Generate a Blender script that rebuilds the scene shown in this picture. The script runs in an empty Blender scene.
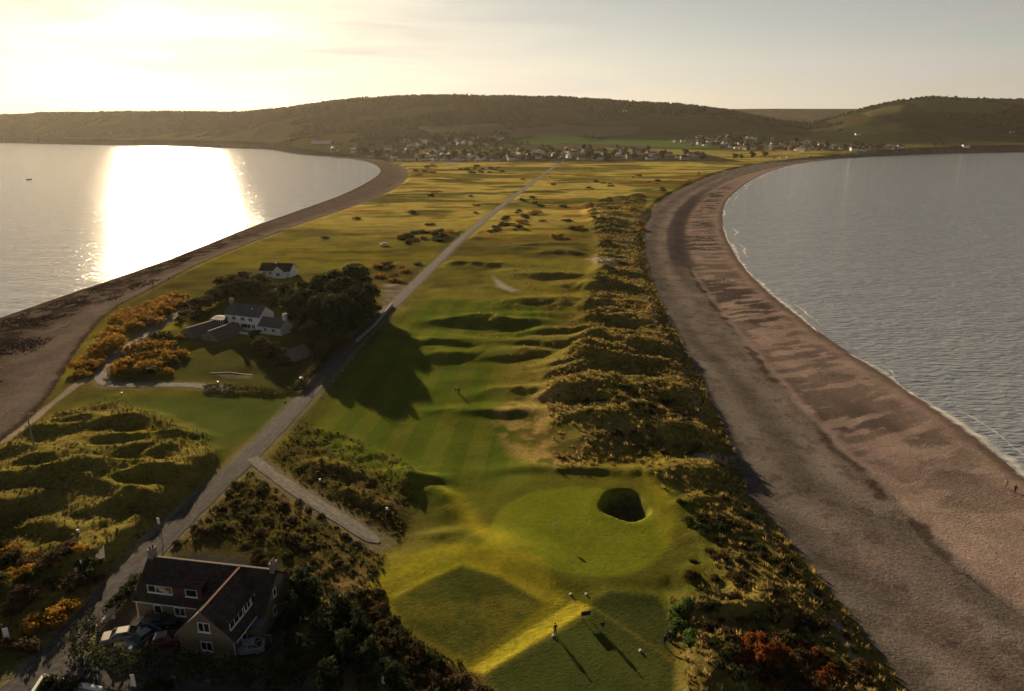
import bpy, bmesh, math, random
import numpy as np
from mathutils import Vector, Matrix
R = math.radians
random.seed(7)
rng = np.random.default_rng(7)
sc = bpy.context.scene
col = sc.collection

# ------------------------------------------------------------------ camera
CAMZ, PITCH, F = 62.0, R(17.7), 683.0
CT, ST = math.cos(PITCH), math.sin(PITCH)
def ray(px, py):
    u = (px - 512.0) / F; v = (345.5 - py) / F
    return u, CT + v * ST, v * CT - ST
def P(px, py, z=0.0):   # a point of the plan read off the ground plane
    dx, dy, dz = ray(px, py)
    t = (z - CAMZ) / min(dz, -1e-4)
    return (dx * t, dy * t)
def PP(pts, z=0.0):
    return np.array([P(a, b, z) for a, b in pts])
def elev_at(row, D):
    dx, dy, dz = ray(512, row)
    return CAMZ + D * dz / dy
cam = bpy.data.objects.new('camera', bpy.data.cameras.new('camera')); col.objects.link(cam)
cam.location = (0, 0, CAMZ); cam.rotation_euler = (math.pi / 2 - PITCH, 0, 0)
cam.data.sensor_width = 36; cam.data.lens = 36 * F / 1024; cam.data.clip_start = 0.5; cam.data.clip_end = 30000
sc.camera = cam

# ------------------------------------------------------------------ noise
_T = rng.random((256, 256))
def vnoise(x, y):
    xi = np.floor(x).astype(np.int64); yi = np.floor(y).astype(np.int64)
    fx = x - xi; fy = y - yi
    fx = fx * fx * fx * (fx * (fx * 6 - 15) + 10); fy = fy * fy * fy * (fy * (fy * 6 - 15) + 10)
    a = _T[xi & 255, yi & 255]; b = _T[(xi + 1) & 255, yi & 255]
    c = _T[xi & 255, (yi + 1) & 255]; d = _T[(xi + 1) & 255, (yi + 1) & 255]
    return (a * (1 - fx) + b * fx) * (1 - fy) + (c * (1 - fx) + d * fx) * fy
def fbm(x, y, s, o=4, seed=0, g=0.5):
    x = x / s + seed * 17.3; y = y / s + seed * 9.1
    r = 0; a = 1; n = 0
    for i in range(o):
        r = r + a * vnoise(x, y); n += a; a *= g
        x, y = (x * 1.6 + y * 1.2) + 5.2, (y * 1.6 - x * 1.2) + 1.3
    return r / n
def ss(a, b, x):
    t = np.clip((x - a) / (b - a), 0, 1); return t * t * (3 - 2 * t)
def sdpoly(X, Y, poly, maxd=None):
    """signed distance, positive inside"""
    out = np.full(X.shape, -1e9)
    if maxd is not None:
        m = (X > poly[:, 0].min() - maxd) & (X < poly[:, 0].max() + maxd) & (Y > poly[:, 1].min() - maxd) & (Y < poly[:, 1].max() + maxd)
        if not m.any(): return out
        x = X[m]; y = Y[m]
    else:
        m = None; x = X; y = Y
    d2 = np.full(x.shape, 1e18); ins = np.zeros(x.shape, bool)
    n = len(poly)
    for i in range(n):
        ax, ay = poly[i]; bx, by = poly[(i + 1) % n]
        ex, ey = bx - ax, by - ay
        wx = x - ax; wy = y - ay
        t = np.clip((wx * ex + wy * ey) / (ex * ex + ey * ey + 1e-12), 0, 1)
        qx = wx - t * ex; qy = wy - t * ey
        np.minimum(d2, qx * qx + qy * qy, out=d2)
        c = (ay > y) != (by > y)
        if ey != 0:
            ins ^= c & (x < ex * (y - ay) / ey + ax)
    r = np.where(ins, 1, -1) * np.sqrt(d2)
    if m is None: return r
    out[m] = r
    return out
def dline(X, Y, pl, maxd=60):
    out = np.full(X.shape, 1e9)
    m = (X > pl[:, 0].min() - maxd) & (X < pl[:, 0].max() + maxd) & (Y > pl[:, 1].min() - maxd) & (Y < pl[:, 1].max() + maxd)
    if not m.any(): return out
    x = X[m]; y = Y[m]; d2 = np.full(x.shape, 1e18)
    for i in range(len(pl) - 1):
        ax, ay = pl[i]; ex, ey = pl[i + 1] - pl[i]
        wx = x - ax; wy = y - ay
        t = np.clip((wx * ex + wy * ey) / (ex * ex + ey * ey + 1e-12), 0, 1)
        np.minimum(d2, (wx - t * ex) ** 2 + (wy - t * ey) ** 2, out=d2)
    out[m] = np.sqrt(d2)
    return out
def smooth(pl, it=2):
    pl = np.array(pl, float)
    for _ in range(it):
        q = [pl[0]]
        for a, b in zip(pl[:-1], pl[1:]):
            q += [a * .75 + b * .25, a * .25 + b * .75]
        q.append(pl[-1]); pl = np.array(q)
    return pl

# ------------------------------------------------------------------ plan of the place (world metres)
G0 = 3.2
wl = [(0,318),(60,297),(120,277),(180,255),(240,231),(300,210),(345,194),(368,182),(380,174),(381,169),(374,163.5),(358,159.5),(330,157),(300,154.5),(277,150),(262,148.5),(200,147),(100,145),(0,142.6)]
wr = [(1024,478),(980,440),(930,405),(880,372),(830,340),(790,310),(760,285),(738,260),(727,240),(722,222),(724,205),(735,192),(750,181),(770,171),(800,163),(850,158),(900,155),(960,152.6),(1024,151.4)]
gl = [(0,442),(40,410),(65,372),(80,345),(110,310),(150,290),(190,268),(240,247),(290,228),(350,208),(385,195),(402,184),(410,175),(405,167),(388,161.5),(366,158.5),(330,155.5),(295,152.5),(277,149),(262,147.6),(200,146.2),(100,144.2),(0,142)]
gr = [(905,691),(870,640),(830,590),(800,555),(770,520),(742,490),(735,455),(710,400),(690,360),(668,320),(650,280),(642,245),(645,220),(660,200),(690,184),(720,172),(760,163),(800,159.3),(850,155.6),(900,153.4),(960,151.6),(1024,150.6)]
sm = lambda pts, z, it=1: smooth(PP(pts, z), it)
WL, WR, GL, GR = sm(wl, 0), sm(wr, 0), sm(gl, 2.2), sm(gr, 2.2)
def closed(L, Rr, padL, padR):
    # ring: near-left up the left shore, out to the far left, round behind the hills, down the right shore
    return np.vstack([padL[0], L, padL[1], [(-9000, 8000), (9000, 8000)], padR[1], Rr[::-1], padR[0]])
dL = (WL[0] - WL[4]) / np.linalg.norm(WL[0] - WL[4]); dR = (WR[0] - WR[4]) / np.linalg.norm(WR[0] - WR[4])
dl2 = np.array([-0.45, -0.9]); 
LAND = closed(WL, WR, ([WL[0] + dL * 80 + (0, -160), WL[0] + dL * 80], [WL[-1] + (-3000, 150)]), ([WR[0] + (25, -60), WR[0] + (40, -240)], [WR[-1] + (4000, 50)]))
GRASS = closed(GL, GR, ([GL[0] + (-14, -190), GL[0] + (-14, -22)], [GL[-1] + (-3000, 150)]), ([GR[0] + (7, -22), GR[0] + (10, -140)], [GR[-1] + (4000, 50)]))

road = [(-60,745),(20,691),(70,640),(112,592),(155,547),(205,497),(250,456),(300,403),(345,353),(366,330),(381,316),(400,299),(430,269),(465,235),(500,207),(530,184.5),(552,168),(566,159)]
ROAD = smooth(PP(road, G0), 2)
BRANCH = smooth(PP([(252,458),(270,473),(300,494),(340,518),(372,539),(379,543)], G0), 2)
TRACK = smooth(PP([(186,308),(172,319),(150,331),(120,352),(103,370),(99,381),(112,386),(150,385),(190,385),(222,388)], G0), 2)
LANE = smooth(PP([(28,686),(62,668),(100,668),(170,678),(250,694),(330,712)], G0), 2)
SHOREPATH = smooth(PP([(0,438),(25,424),(45,405),(62,395),(78,383),(96,376)], G0), 2)
DUNEPATH = smooth(PP([(748,505),(762,528),(790,562),(812,590),(838,620),(852,650),(862,680)], G0), 2)
ROADS = [(ROAD, 2.1), (BRANCH, 1.2), (TRACK, 1.3), (LANE, 2.6)]

hou = [(95,640),(128,595),(140,560),(200,548),(285,560),(300,600),(298,650),(262,662),(180,662),(110,655)]
HOUSEPAD = PP(hou, G0); FARMPAD = PP([(165,345),(200,318),(235,300),(300,305),(318,340),(310,365),(215,372),(170,365)], G0)
BUNGPAD = PP([(250,285),(252,264),(300,262),(305,285)], G0)
DUNES_R = PP([(585,205),(640,195),(645,225),(650,280),(668,320),(710,400),(735,455),(742,490),(800,555),(905,691),(700,720),(672,600),(678,500),(640,462),(590,440),(560,415),(545,385),(590,345),(585,310),(600,270),(600,240)], G0)
DUNES_L = PP([(-80,520),(0,450),(60,415),(110,400),(170,425),(205,440),(215,462),(160,530),(110,575),(70,610),(0,640),(-100,680)], G0)
SCRUB_C = PP([(255,470),(372,546),(380,560),(372,595),(400,640),(470,680),(520,720),(300,720),(290,570),(200,545),(160,560)], G0)
SCRUB_C2 = PP([(270,460),(300,420),(350,440),(420,470),(400,540),(385,535)], G0)
GREEN_C = P(580, 525, 4.2); BUNK = P(625, 503, 4.0)
TEE1 = PP([(390,602),(430,580),(462,566),(500,579),(545,604),(470,662),(408,628)], 4)
TEE2 = PP([(594,612),(676,664),(672,720),(520,720),(486,676)], 4)
LIT_STRIP = PP([(468,668),(484,674),(592,608),(574,601)], 4)
AP = PP([(372,592),(400,560),(440,548),(500,545),(560,565),(600,590),(676,664),(672,720),(520,720),(470,664),(380,600)], 4)
GARDEN_T = PP([(585,608),(610,592),(655,592),(672,612),(668,655)], 4)
LAWN = PP([(80,400),(200,392),(300,398),(270,430),(215,465),(190,430),(120,405)], G0)
LAWN2 = PP([(175,350),(310,340),(300,392),(200,382),(120,380),(160,372)], G0)
mounds = [ # px, py, half length across, half depth, height, turn(deg)
 (490,318,15,4.6,3.4,0),(440,345,10,4,1.6,10),(470,262,13,6,2.6,5),(545,272,15,5,2.6,-5),(590,285,14,6,2.6,-12),
 (452,352,16,3.4,1.7,0),(548,300,14,5,2.4,10),(585,340,16,5,2.8,4),(575,370,12,4,2.2,-4),(520,352,14,4,2.0,0),
 (575,362,14,4.4,2.6,0),(610,385,10,4,2.4,-8),(600,355,12,4.5,3.0,0),(540,392,11,3,1.9,0),(625,420,9,4,2.2,10),(410,478,4.6,3,2.6,-30),(438,497,3.6,5,1.7,35),
 (485,536,2.6,1.7,1.5,0),(455,533,5,1.6,0.9,-10),(585,468,11,1.8,1.0,2),(665,470,4,3,1.0,0),(70,472,9,3.0,2.6,12),(130,447,8,2.4,2.0,8),(165,448,4,2.4,2.0,0),
 (35,462,8,3,2.3,-8),(100,425,9,2.2,1.6,10),(45,430,7,2,1.5,20),(50,532,4,2,1.5,0),(10,505,4,3,2.2,0),(20,478,6,2.6,2.1,0),(150,475,7,2,1.9,14),(120,505,7,2.0,1.2,30),
 (640,345,8,4,2.4,0),(500,410,13,2.2,1.2,0),(560,250,12,6,2.0,0),(610,262,12,5,2.2,0),(470,410,9,2,0.7,0),(350,500,9,1.8,1.0,-25),(330,470,9,2,1.2,-20),
 (560,330,13,4.5,2.7,6),(620,318,11,5,2.7,-6),(655,388,7,4,2.4,0),(680,430,6,4,2.2,0),(700,470,5,4,2.2,0)]
for i in range(16):   # low swells over the far fairways
    px = random.uniform(330, 660); py = random.uniform(168, 245)
    mounds.append((px, py, random.uniform(14, 34), random.uniform(5, 10), random.uniform(.8, 1.6), random.uniform(-15, 15)))
MW = []
for px, py, a, b, h, r in mounds:
    x, y = P(px, py, G0 + h * .5); MW.append((x, y, a, b, h, R(r)))

SKY_T = [(-400,118),(0,115.5),(40,113.5),(100,113),(150,112),(240,111),(290,106),(330,100),(370,96),(420,94),(450,93.5),(500,95),(560,96),(620,99.5),(680,103),(730,109),(780,119),(812,125),(835,119),(850,114),(870,108),(900,101.5),(930,98),(950,98.5),(1024,101),(1500,106)]
_d = [(-400,4300),(0,4000),(250,3300),(430,2900),(700,2700),(820,2600),(930,2750),(1024,2950),(1500,3400)]
_f = [(-400,3400),(0,3150),(150,2850),(262,2150),(300,1750),(430,1650),(600,1900),(700,1850),(820,1900),(900,1850),(960,1860),(1024,1930),(1500,2300)]
def az(px): return ((px - 512) / F) / 1.056
def tab(T, U): return np.interp(U, [az(a) for a, b in T], [b for a, b in T])
SKY_E = [(a, elev_at(b, np.interp(a, [p for p, _ in _d], [q for _, q in _d])) - (24 if 200 < a < 800 else 14)) for a, b in SKY_T]
def hills(X, Y):
    Yc = np.maximum(Y, 200.0); U = X / Yc
    E = tab(SKY_E, U); D = tab(_d, U); Fo = tab(_f, U)
    s = (Y - Fo) / (D - Fo)
    up = np.clip(s, 0, 1)
    prof = 0.55 * up ** 1.6 + 0.45 * ss(0.1, 1, up)
    dn = np.clip(s - 1, 0, 3); prof = prof * (1 - 0.6 * ss(0, 1.2, dn))
    n = fbm(X, Y, 420, 5, 3) - 0.5
    h1 = E * prof * (1 + 0.0 * n) + n * 42 * ss(0.08, 0.5, up) * (1 - 0.9 * ss(0.72, 0.95, up)) * (dn < 0.5)
    e2 = elev_at(108.6, 5400) + 10 * (fbm(X, Y, 900, 2, 8) - .5)
    h2 = e2 * np.exp(-((Y - 5500) / 900.0) ** 2) * ss(az(560), az(700), U) * (1 - ss(az(900), az(1000), U))
    rise = 16 * ss(1250, 2100, Y) * (s < 4)
    return np.maximum(np.maximum(h1, h2), 0) , rise

DEFSH = {}
def shore(X, Y):
    dw = sdpoly(X, Y, LAND); dg = sdpoly(X, Y, GRASS)
    return dw, dg
def height(X, Y, full=False):
    X = np.atleast_1d(np.asarray(X, float)); Y = np.atleast_1d(np.asarray(Y, float))
    dw, dg = shore(X, Y)
    beach = 2.2 * np.clip(dw / (dw + np.abs(dg) + 1e-3), 0, 1)
    # shingle bars
    bar = 0.16 * np.sin(np.clip(dw, 0, 60) * 0.42 + 2 * fbm(X, Y, 60, 2, 5)) * ss(12, 24, dw) * ss(0, 4, -dg)
    z = np.where(dw < 0, np.maximum(dw * 0.06, -4.0), beach + bar * (dw > 0) * (dg < 0) * (Y < 900))
    hh, rise = hills(X, Y)
    inl = ss(0, 7, dg)
    base = 2.2 + (G0 - 2.2) * ss(0, 5, dg)
    road_d = np.full(X.shape, 1e9)
    for pl, w in ROADS:
        road_d = np.minimum(road_d, dline(X, Y, pl, 30) - w)
    free = ss(0.6, 5, road_d)
    pads = np.ones(X.shape)
    for p in (HOUSEPAD, FARMPAD, BUNGPAD):
        pads = np.minimum(pads, 1 - ss(-3, 2, sdpoly(X, Y, p, 12)))
    near = 1 - ss(1100, 1400, Y)
    dr = ss(-7, 3, sdpoly(X, Y, DUNES_R, 12)); dl = ss(-4, 3, sdpoly(X, Y, DUNES_L, 12))
    wx = X + 7 * (fbm(X, Y, 26, 2, 11) - .5); wy = Y + 7 * (fbm(X, Y, 26, 2, 12) - .5)
    rid = 1 - np.abs(2 * fbm(wx * .62, wy * 1.25, 15, 2, 13) - 1)
    rid = np.clip((rid - .45) / .55, 0, 1) ** 1.5
    rid2 = 1 - np.abs(2 * fbm(wx * .7, wy * 1.2, 5.2, 3, 14) - 1)
    rough = fbm(X, Y, 2.1, 3, 15) - .5
    dr = dr * (.25 + .75 * ss(2, 22, dg))
    dune = dr * (2.3 * rid + 1.0 * rid2 + .6 * rough) + dl * (1.5 * rid + .6 * rid2 + .4 * rough)
    frid = ss(.52, .78, fbm(wx * .5, wy * 1.5, 30, 3, 19))
    fair = .9 * (fbm(X, Y, 34, 3, 16) - .5) + (.45 + .35 * (1 - ss(300, 500, Y))) * frid * (1 - dr) * (1 - dl) * ss(120, 190, Y) + .1 * (fbm(X, Y, 1.6, 2, 22) - .5) + dr * .9 * (fbm(X, Y, 3.4, 3, 24) - .5) + dl * .5 * (fbm(X, Y, 3.0, 3, 25) - .5)
    scr = ss(-2, 2, sdpoly(X, Y, SCRUB_C, 8)) + ss(-2, 2, sdpoly(X, Y, SCRUB_C2, 8))
    dune = dune + scr * (.45 * rid2 + .6 * rough)
    gx = X - GREEN_C[0]; gy = Y - GREEN_C[1]
    gd = np.sqrt((gx / 13.5) ** 2 + (gy / 12.5) ** 2)
    calm = ss(1.0, 1.35, gd)
    t1 = sdpoly(X, Y, TEE1, 10); t2 = sdpoly(X, Y, TEE2, 10); t3 = sdpoly(X, Y, LIT_STRIP, 10); t4 = sdpoly(X, Y, GARDEN_T, 8)
    tm = np.clip(ss(-3, .4, t1) + ss(-2, .4, t2) + ss(-2, .3, t3) + ss(-2, .4, t4), 0, 1)
    det = (dune * ss(1.05, 2.2, gd) + fair) * calm * (1 - tm)
    m = np.zeros(X.shape)
    for (x0, y0, a, b, h, r) in MW:
        sel = (np.abs(X - x0) < 3 * a + 3 * b) & (np.abs(Y - y0) < 3 * b + 3 * a * abs(math.sin(r)) + 3)
        if not sel.any(): continue
        dx = X[sel] - x0; dy = Y[sel] - y0
        u = (dx * math.cos(r) + dy * math.sin(r)) / a; v = (-dx * math.sin(r) + dy * math.cos(r)) / b
        v = v + .35 * np.sin(u * 2.3 + x0) + 2.0 * (fbm(X[sel], Y[sel], 11, 3, 27) - .5); u = u * (1 + .5 * (fbm(X[sel] * .3 + x0, Y[sel], 9, 2, 28) - .5))
        vv = np.where(v < 0, np.abs(v) ** 1.7, (v * .75) ** 2)     # steep towards the near side, gentle behind
        m[sel] = np.maximum(m[sel], h * np.exp(-(np.abs(u) ** 2.4) - vv))
    det = det + .78 * m * (1 + .35 * (fbm(X, Y, 4.5, 3, 26) - .5)) * (1 - tm) * ss(.95, 1.7, gd)
    det = det + .5 * (1 - ss(.95, 1.6, gd)) + .25 * (fbm(X, Y, 14, 2, 17) - .5) * (1 - calm)
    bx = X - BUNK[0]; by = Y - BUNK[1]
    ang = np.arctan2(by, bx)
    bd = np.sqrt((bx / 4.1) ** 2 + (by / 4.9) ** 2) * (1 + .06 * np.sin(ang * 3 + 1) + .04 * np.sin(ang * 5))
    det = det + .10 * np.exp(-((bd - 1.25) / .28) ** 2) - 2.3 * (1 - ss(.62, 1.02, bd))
    det = det + .8 * ss(-7, 2, sdpoly(X, Y, AP, 12)) + .10 * ss(-1.2, .2, t1) + .12 * ss(-1.6, .2, t2) + .08 * ss(-1, .2, t4)
    fore = ss(0, 1, inl) * free * pads * near
    g = base + det * fore + hh + rise
    z = np.where(dg > 0, g, z)
    z = np.where((dg <= 0) & (hh > 0) & (dw > 0), z + 0 * hh, z)
    if full: return z, dw, dg, dict(dr=dr, dl=dl, scr=scr, rid=rid, gd=gd, bd=bd, t1=t1, t2=t2, t3=t3, t4=t4, road=road_d, pads=pads, rough=rough, hh=hh, m=m)
    return z
def hz(x, y): return float(height(x, y)[0])
def hit(px, py):
    dx, dy, dz = ray(px, py)
    if dz < -.02:
        t0 = (CAMZ - 40) / -dz * .6
    else: t0 = 800
    ts = np.geomspace(max(t0, 30), 7000, 700)
    zz = CAMZ + dz * ts; gz = height(dx * ts, dy * ts)
    k = np.argmax(zz < gz)
    if k == 0: return (dx * 7000, dy * 7000, 0)
    ta, tb = ts[k - 1], ts[k]
    tt = np.linspace(ta, tb, 12); q = CAMZ + dz * tt - height(dx * tt, dy * tt)
    j = max(1, int(np.argmax(q < 0))); f = q[j - 1] / (q[j - 1] - q[j] + 1e-9)
    t = tt[j - 1] + f * (tt[j] - tt[j - 1])
    return (dx * t, dy * t, float(height(dx * t, dy * t)[0]))

# ------------------------------------------------------------------ materials
def nodes(name):
    m = bpy.data.materials.new(name); m.use_nodes = True
    nt = m.node_tree; b = nt.nodes['Principled BSDF']
    return m, nt, b
def N(nt, t, **k):
    n = nt.nodes.new(t)
    for a, v in k.items():
        if a in n.inputs: n.inputs[a].default_value = v
        else: setattr(n, a, v)
    return n
def mat(name, c, rough=.8, var=.25, scale=3.0, metal=0, spec=.12, bump=0.0, coord='Object', emit=None, coat=0):
    m, nt, b = nodes(name)
    tc = N(nt, 'ShaderNodeTexCoord'); no = N(nt, 'ShaderNodeTexNoise'); no.inputs['Scale'].default_value = scale; no.inputs['Detail'].default_value = 5
    nt.links.new(tc.outputs[coord], no.inputs['Vector'])
    mx = N(nt, 'ShaderNodeMix', data_type='RGBA')
    mx.inputs[6].default_value = (*[x * (1 - var) for x in c], 1); mx.inputs[7].default_value = (*[min(1, x * (1 + var)) for x in c], 1)
    nt.links.new(no.outputs[0], mx.inputs[0]); nt.links.new(mx.outputs[2], b.inputs['Base Color'])
    b.inputs['Roughness'].default_value = rough; b.inputs['Metallic'].default_value = metal; b.inputs['Specular IOR Level'].default_value = spec
    b.inputs['Coat Weight'].default_value = coat
    if bump:
        bp = N(nt, 'ShaderNodeBump'); bp.inputs['Strength'].default_value = .6; bp.inputs['Distance'].default_value = bump
        nt.links.new(no.outputs[0], bp.inputs['Height']); nt.links.new(bp.outputs[0], b.inputs['Normal'])
    return m
def leafmat(name, c, c2, sc_=2.2):
    """foliage: light through the leaves, colour varying plant by plant and clump by clump"""
    m, nt, b = nodes(name)
    tc = N(nt, 'ShaderNodeNewGeometry'); no = N(nt, 'ShaderNodeTexNoise'); no.inputs['Scale'].default_value = sc_ * .35; no.inputs['Detail'].default_value = 6
    nt.links.new(tc.outputs['Position'], no.inputs['Vector'])
    rp = N(nt, 'ShaderNodeValToRGB'); rp.color_ramp.elements[0].position = .38; rp.color_ramp.elements[1].position = .62
    rp.color_ramp.elements[0].color = (*c, 1); rp.color_ramp.elements[1].color = (*c2, 1)
    nt.links.new(no.outputs[0], rp.inputs[0]); nt.links.new(rp.outputs[0], b.inputs['Base Color'])
    b.inputs['Roughness'].default_value = .85; b.inputs['Specular IOR Level'].default_value = .1
    tr = N(nt, 'ShaderNodeBsdfTranslucent'); nt.links.new(rp.outputs[0], tr.inputs[0])
    ms = N(nt, 'ShaderNodeMixShader'); ms.inputs[0].default_value = .35
    nt.links.new(b.outputs[0], ms.inputs[1]); nt.links.new(tr.outputs[0], ms.inputs[2])
    nt.links.new(ms.outputs[0], nt.nodes['Material Output'].inputs[0])
    return m

def terrain_mat():
    m, nt, b = nodes('terrain')
    L = nt.links.new
    at = N(nt, 'ShaderNodeAttribute', attribute_name='Col'); ar = N(nt, 'ShaderNodeAttribute', attribute_name='Msk')
    sep = N(nt, 'ShaderNodeSeparateColor'); L(ar.outputs['Color'], sep.inputs[0])
    geo = N(nt, 'ShaderNodeNewGeometry')
    def noise(scale, det, vec=None, rough=.6):
        n = N(nt, 'ShaderNodeTexNoise'); n.inputs['Scale'].default_value = scale; n.inputs['Detail'].default_value = det; n.inputs['Roughness'].default_value = rough
        L(vec or geo.outputs['Position'], n.inputs['Vector']); return n.outputs[0]
    def math_(op, a, bb):
        n = N(nt, 'ShaderNodeMath', operation=op)
        for i, v in enumerate((a, bb)):
            if isinstance(v, (int, float)): n.inputs[i].default_value = v
            else: L(v, n.inputs[i])
        return n.outputs[0]
    n1 = noise(1.3, 8, rough=.75); n2 = noise(.11, 5); 
    mp = N(nt, 'ShaderNodeMapping'); L(geo.outputs['Position'], mp.inputs['Vector'])
    # colour variation, strong where the mask says rough ground
    a = math_('SUBTRACT', n1, .5); a = math_('MULTIPLY', a, math_('ADD', math_('MULTIPLY', sep.outputs[0], 2.6), .95))
    c = math_('SUBTRACT', n2, .5); c = math_('MULTIPLY', c, 1.1)
    k = math_('ADD', math_('ADD', a, c), 1.0); k = math_('MAXIMUM', k, .25)
    vm = N(nt, 'ShaderNodeVectorMath', operation='SCALE'); L(at.outputs['Color'], vm.inputs[0]); L(k, vm.inputs['Scale'])
    # mown ground picks up olive and straw patches
    hs = N(nt, 'ShaderNodeHueSaturation'); L(vm.outputs[0], hs.inputs['Color'])
    n4 = noise(.045, 4); hue = math_('ADD', math_('MULTIPLY', math_('SUBTRACT', n4, .5), .09), .5); L(hue, hs.inputs['Hue'])
    L(hs.outputs[0], b.inputs['Base Color'])
    b.inputs['Roughness'].default_value = 1; b.inputs['Specular IOR Level'].default_value = 0
    n3 = noise(2.4, 7, rough=.7)
    bp = N(nt, 'ShaderNodeBump'); L(n3, bp.inputs['Height'])
    L(math_('ADD', math_('MULTIPLY', sep.outputs[0], .75), .16), bp.inputs['Distance']); bp.inputs['Strength'].default_value = .8
    L(bp.outputs[0], b.inputs['Normal'])
    return m
TERR = terrain_mat()

# ------------------------------------------------------------------ ground sheet
def grid_mesh(name, X, Y, Z, keep, COL, MSK):
    r, c = X.shape
    idx = np.arange(r * c).reshape(r, c)
    a = idx[:-1, :-1][keep]; b = idx[:-1, 1:][keep]; d = idx[1:, 1:][keep]; e = idx[1:, :-1][keep]
    quads = np.stack([a, b, d, e], 1)
    used = np.unique(quads); remap = np.full(r * c, -1); remap[used] = np.arange(len(used))
    q = remap[quads]
    me = bpy.data.meshes.new(name)
    me.vertices.add(len(used)); co = np.stack([X.ravel()[used], Y.ravel()[used], Z.ravel()[used]], 1)
    me.vertices.foreach_set('co', co.ravel().astype(np.float32))
    me.loops.add(q.size); me.loops.foreach_set('vertex_index', q.ravel().astype(np.int32))
    me.polygons.add(len(q)); me.polygons.foreach_set('loop_start', (np.arange(len(q)) * 4).astype(np.int32))
    me.polygons.foreach_set('use_smooth', np.ones(len(q), bool))
    me.update(calc_edges=True)
    for nm, A in (('Col', COL), ('Msk', MSK)):
        if A is None: continue
        at = me.color_attributes.new(nm, 'FLOAT_COLOR', 'POINT')
        at.data.foreach_set('color', np.concatenate([A.reshape(-1, 3)[used], np.ones((len(used), 1))], 1).ravel().astype(np.float32))
    o = bpy.data.objects.new(name, me); col.objects.link(o)
    return o
NR, NC = 1350, 1000
S = 70.0
s = np.geomspace(45, 7050, NR)
s = np.concatenate([s])
uu = np.linspace(-1, 1, NC); uu = np.sign(uu) * (np.abs(uu) * .80 + .2 * np.abs(uu) ** 3) * .97
SS, UU = np.meshgrid(s, uu, indexing='ij')
GX = SS * UU; GY = SS - S
Zf, dw, dg, mk = height(GX.ravel(), GY.ravel(), True)
sh = GX.shape
x = GX.ravel(); y = GY.ravel()

# land cover colours (surface colours, with sunlit yellow painted in around the tees)
def C3(*c): return np.array(c, float)
colr = np.zeros((x.size, 3)); msk = np.zeros((x.size, 3))
def put(w, c, r=None):
    w = np.clip(w, 0, 1)[:, None]
    colr[:] = colr * (1 - w) + np.asarray(c) * w
    if r is not None: msk[:, 0] = msk[:, 0] * (1 - w[:, 0]) + r * w[:, 0]
nA = fbm(x, y, 40, 4, 31); nB = fbm(x, y, 9, 4, 32); nC = fbm(x, y, 3, 3, 33)
put(np.ones(x.size), C3(.115, .10, .024), .25)                     # rough grass
put(ss(.40, .60, nA), C3(.20, .175, .026), .08)                    # fairways
put(ss(.55, .68, nB) * .6, C3(.13, .11, .035), .4)
gold = C3(.30, .22, .07)
put(mk['dr'] * ss(.30, .62, nB * .6 + nC * .4), gold, .9)
put(mk['dr'] * ss(.52, .7, nC) * .7, C3(.07, .075, .022), .9)
put(mk['dl'] * ss(.3, .6, nB), C3(.21, .17, .045), .7)
put(np.clip(mk['scr'], 0, 1) * .9, C3(.075, .065, .022), 1.0)
put(np.clip(mk['scr'], 0, 1) * ss(.5, .7, nB), C3(.18, .13, .05), 1.0)
for poly, c, w, e in ((LAWN, C3(.085, .11, .025), .9, 4), (LAWN2, C3(.07, .075, .022), .8, 4)):
    put(ss(-e, e, sdpoly(x, y, poly, 10) + 4 * (nB - .5)) * w, c, .1)
MID = PP([(430,300),(500,262),(600,255),(600,345),(545,385),(560,430),(520,440),(500,395),(455,345)], G0)
midw = ss(-5, 5, sdpoly(x, y, MID, 12))
put(midw * ss(.35, .6, nB), C3(.19, .165, .035), .35)
put(ss(.25, 1.3, mk['m']) * (1 - ss(350, 500, y)) * .8, C3(.20, .17, .04), .5)
# main fairway beside the road
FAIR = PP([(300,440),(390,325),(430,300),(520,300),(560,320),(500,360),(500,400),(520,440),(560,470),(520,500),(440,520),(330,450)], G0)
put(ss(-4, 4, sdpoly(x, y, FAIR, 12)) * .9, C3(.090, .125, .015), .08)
sandp = PP([(500,405),(560,395),(575,410),(545,425),(560,455),(600,470),(560,478),(515,455),(498,425)], G0)
put(ss(-2, 2, sdpoly(x, y, sandp, 10) + 3 * (nC - .5)) * ss(.3, .6, nC), C3(.36, .25, .09), .6)
gd = mk['gd']
rdv = ROAD[30] - ROAD[12] if len(ROAD) > 31 else ROAD[-1] - ROAD[0]
rdv = rdv / np.hypot(*rdv); acr = x * rdv[1] - y * rdv[0]
mow = (np.sin(acr * .75 + 1.2 * fbm(x, y, 50, 2, 35)) > 0)
put(ss(-4, 4, sdpoly(x, y, FAIR, 12)) * mow * .3, C3(.19, .18, .03))
stripe = .5 + .5 * np.sin((x * .8 + y * .6) * .55)
put((1 - ss(1.4, 1.9, gd)) * .85, C3(.12, .125, .017), .12)
put(1 - ss(.97, 1.02, gd), C3(.17, .195, .018), .12)
put((1 - ss(.97, 1.02, gd)) * stripe * .25, C3(.13, .165, .016), .12)
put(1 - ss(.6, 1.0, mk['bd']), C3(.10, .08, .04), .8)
yel = C3(.29, .26, .022)  # sunlight on the tee slopes, put into the grass colour
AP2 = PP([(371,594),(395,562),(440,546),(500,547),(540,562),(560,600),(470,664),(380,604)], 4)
put(ss(-1.5, .8, sdpoly(x, y, AP2, 10) + 2.5 * (nB - .5)) * (.75 + .5 * (nC - .3)), yel, .15)
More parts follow.
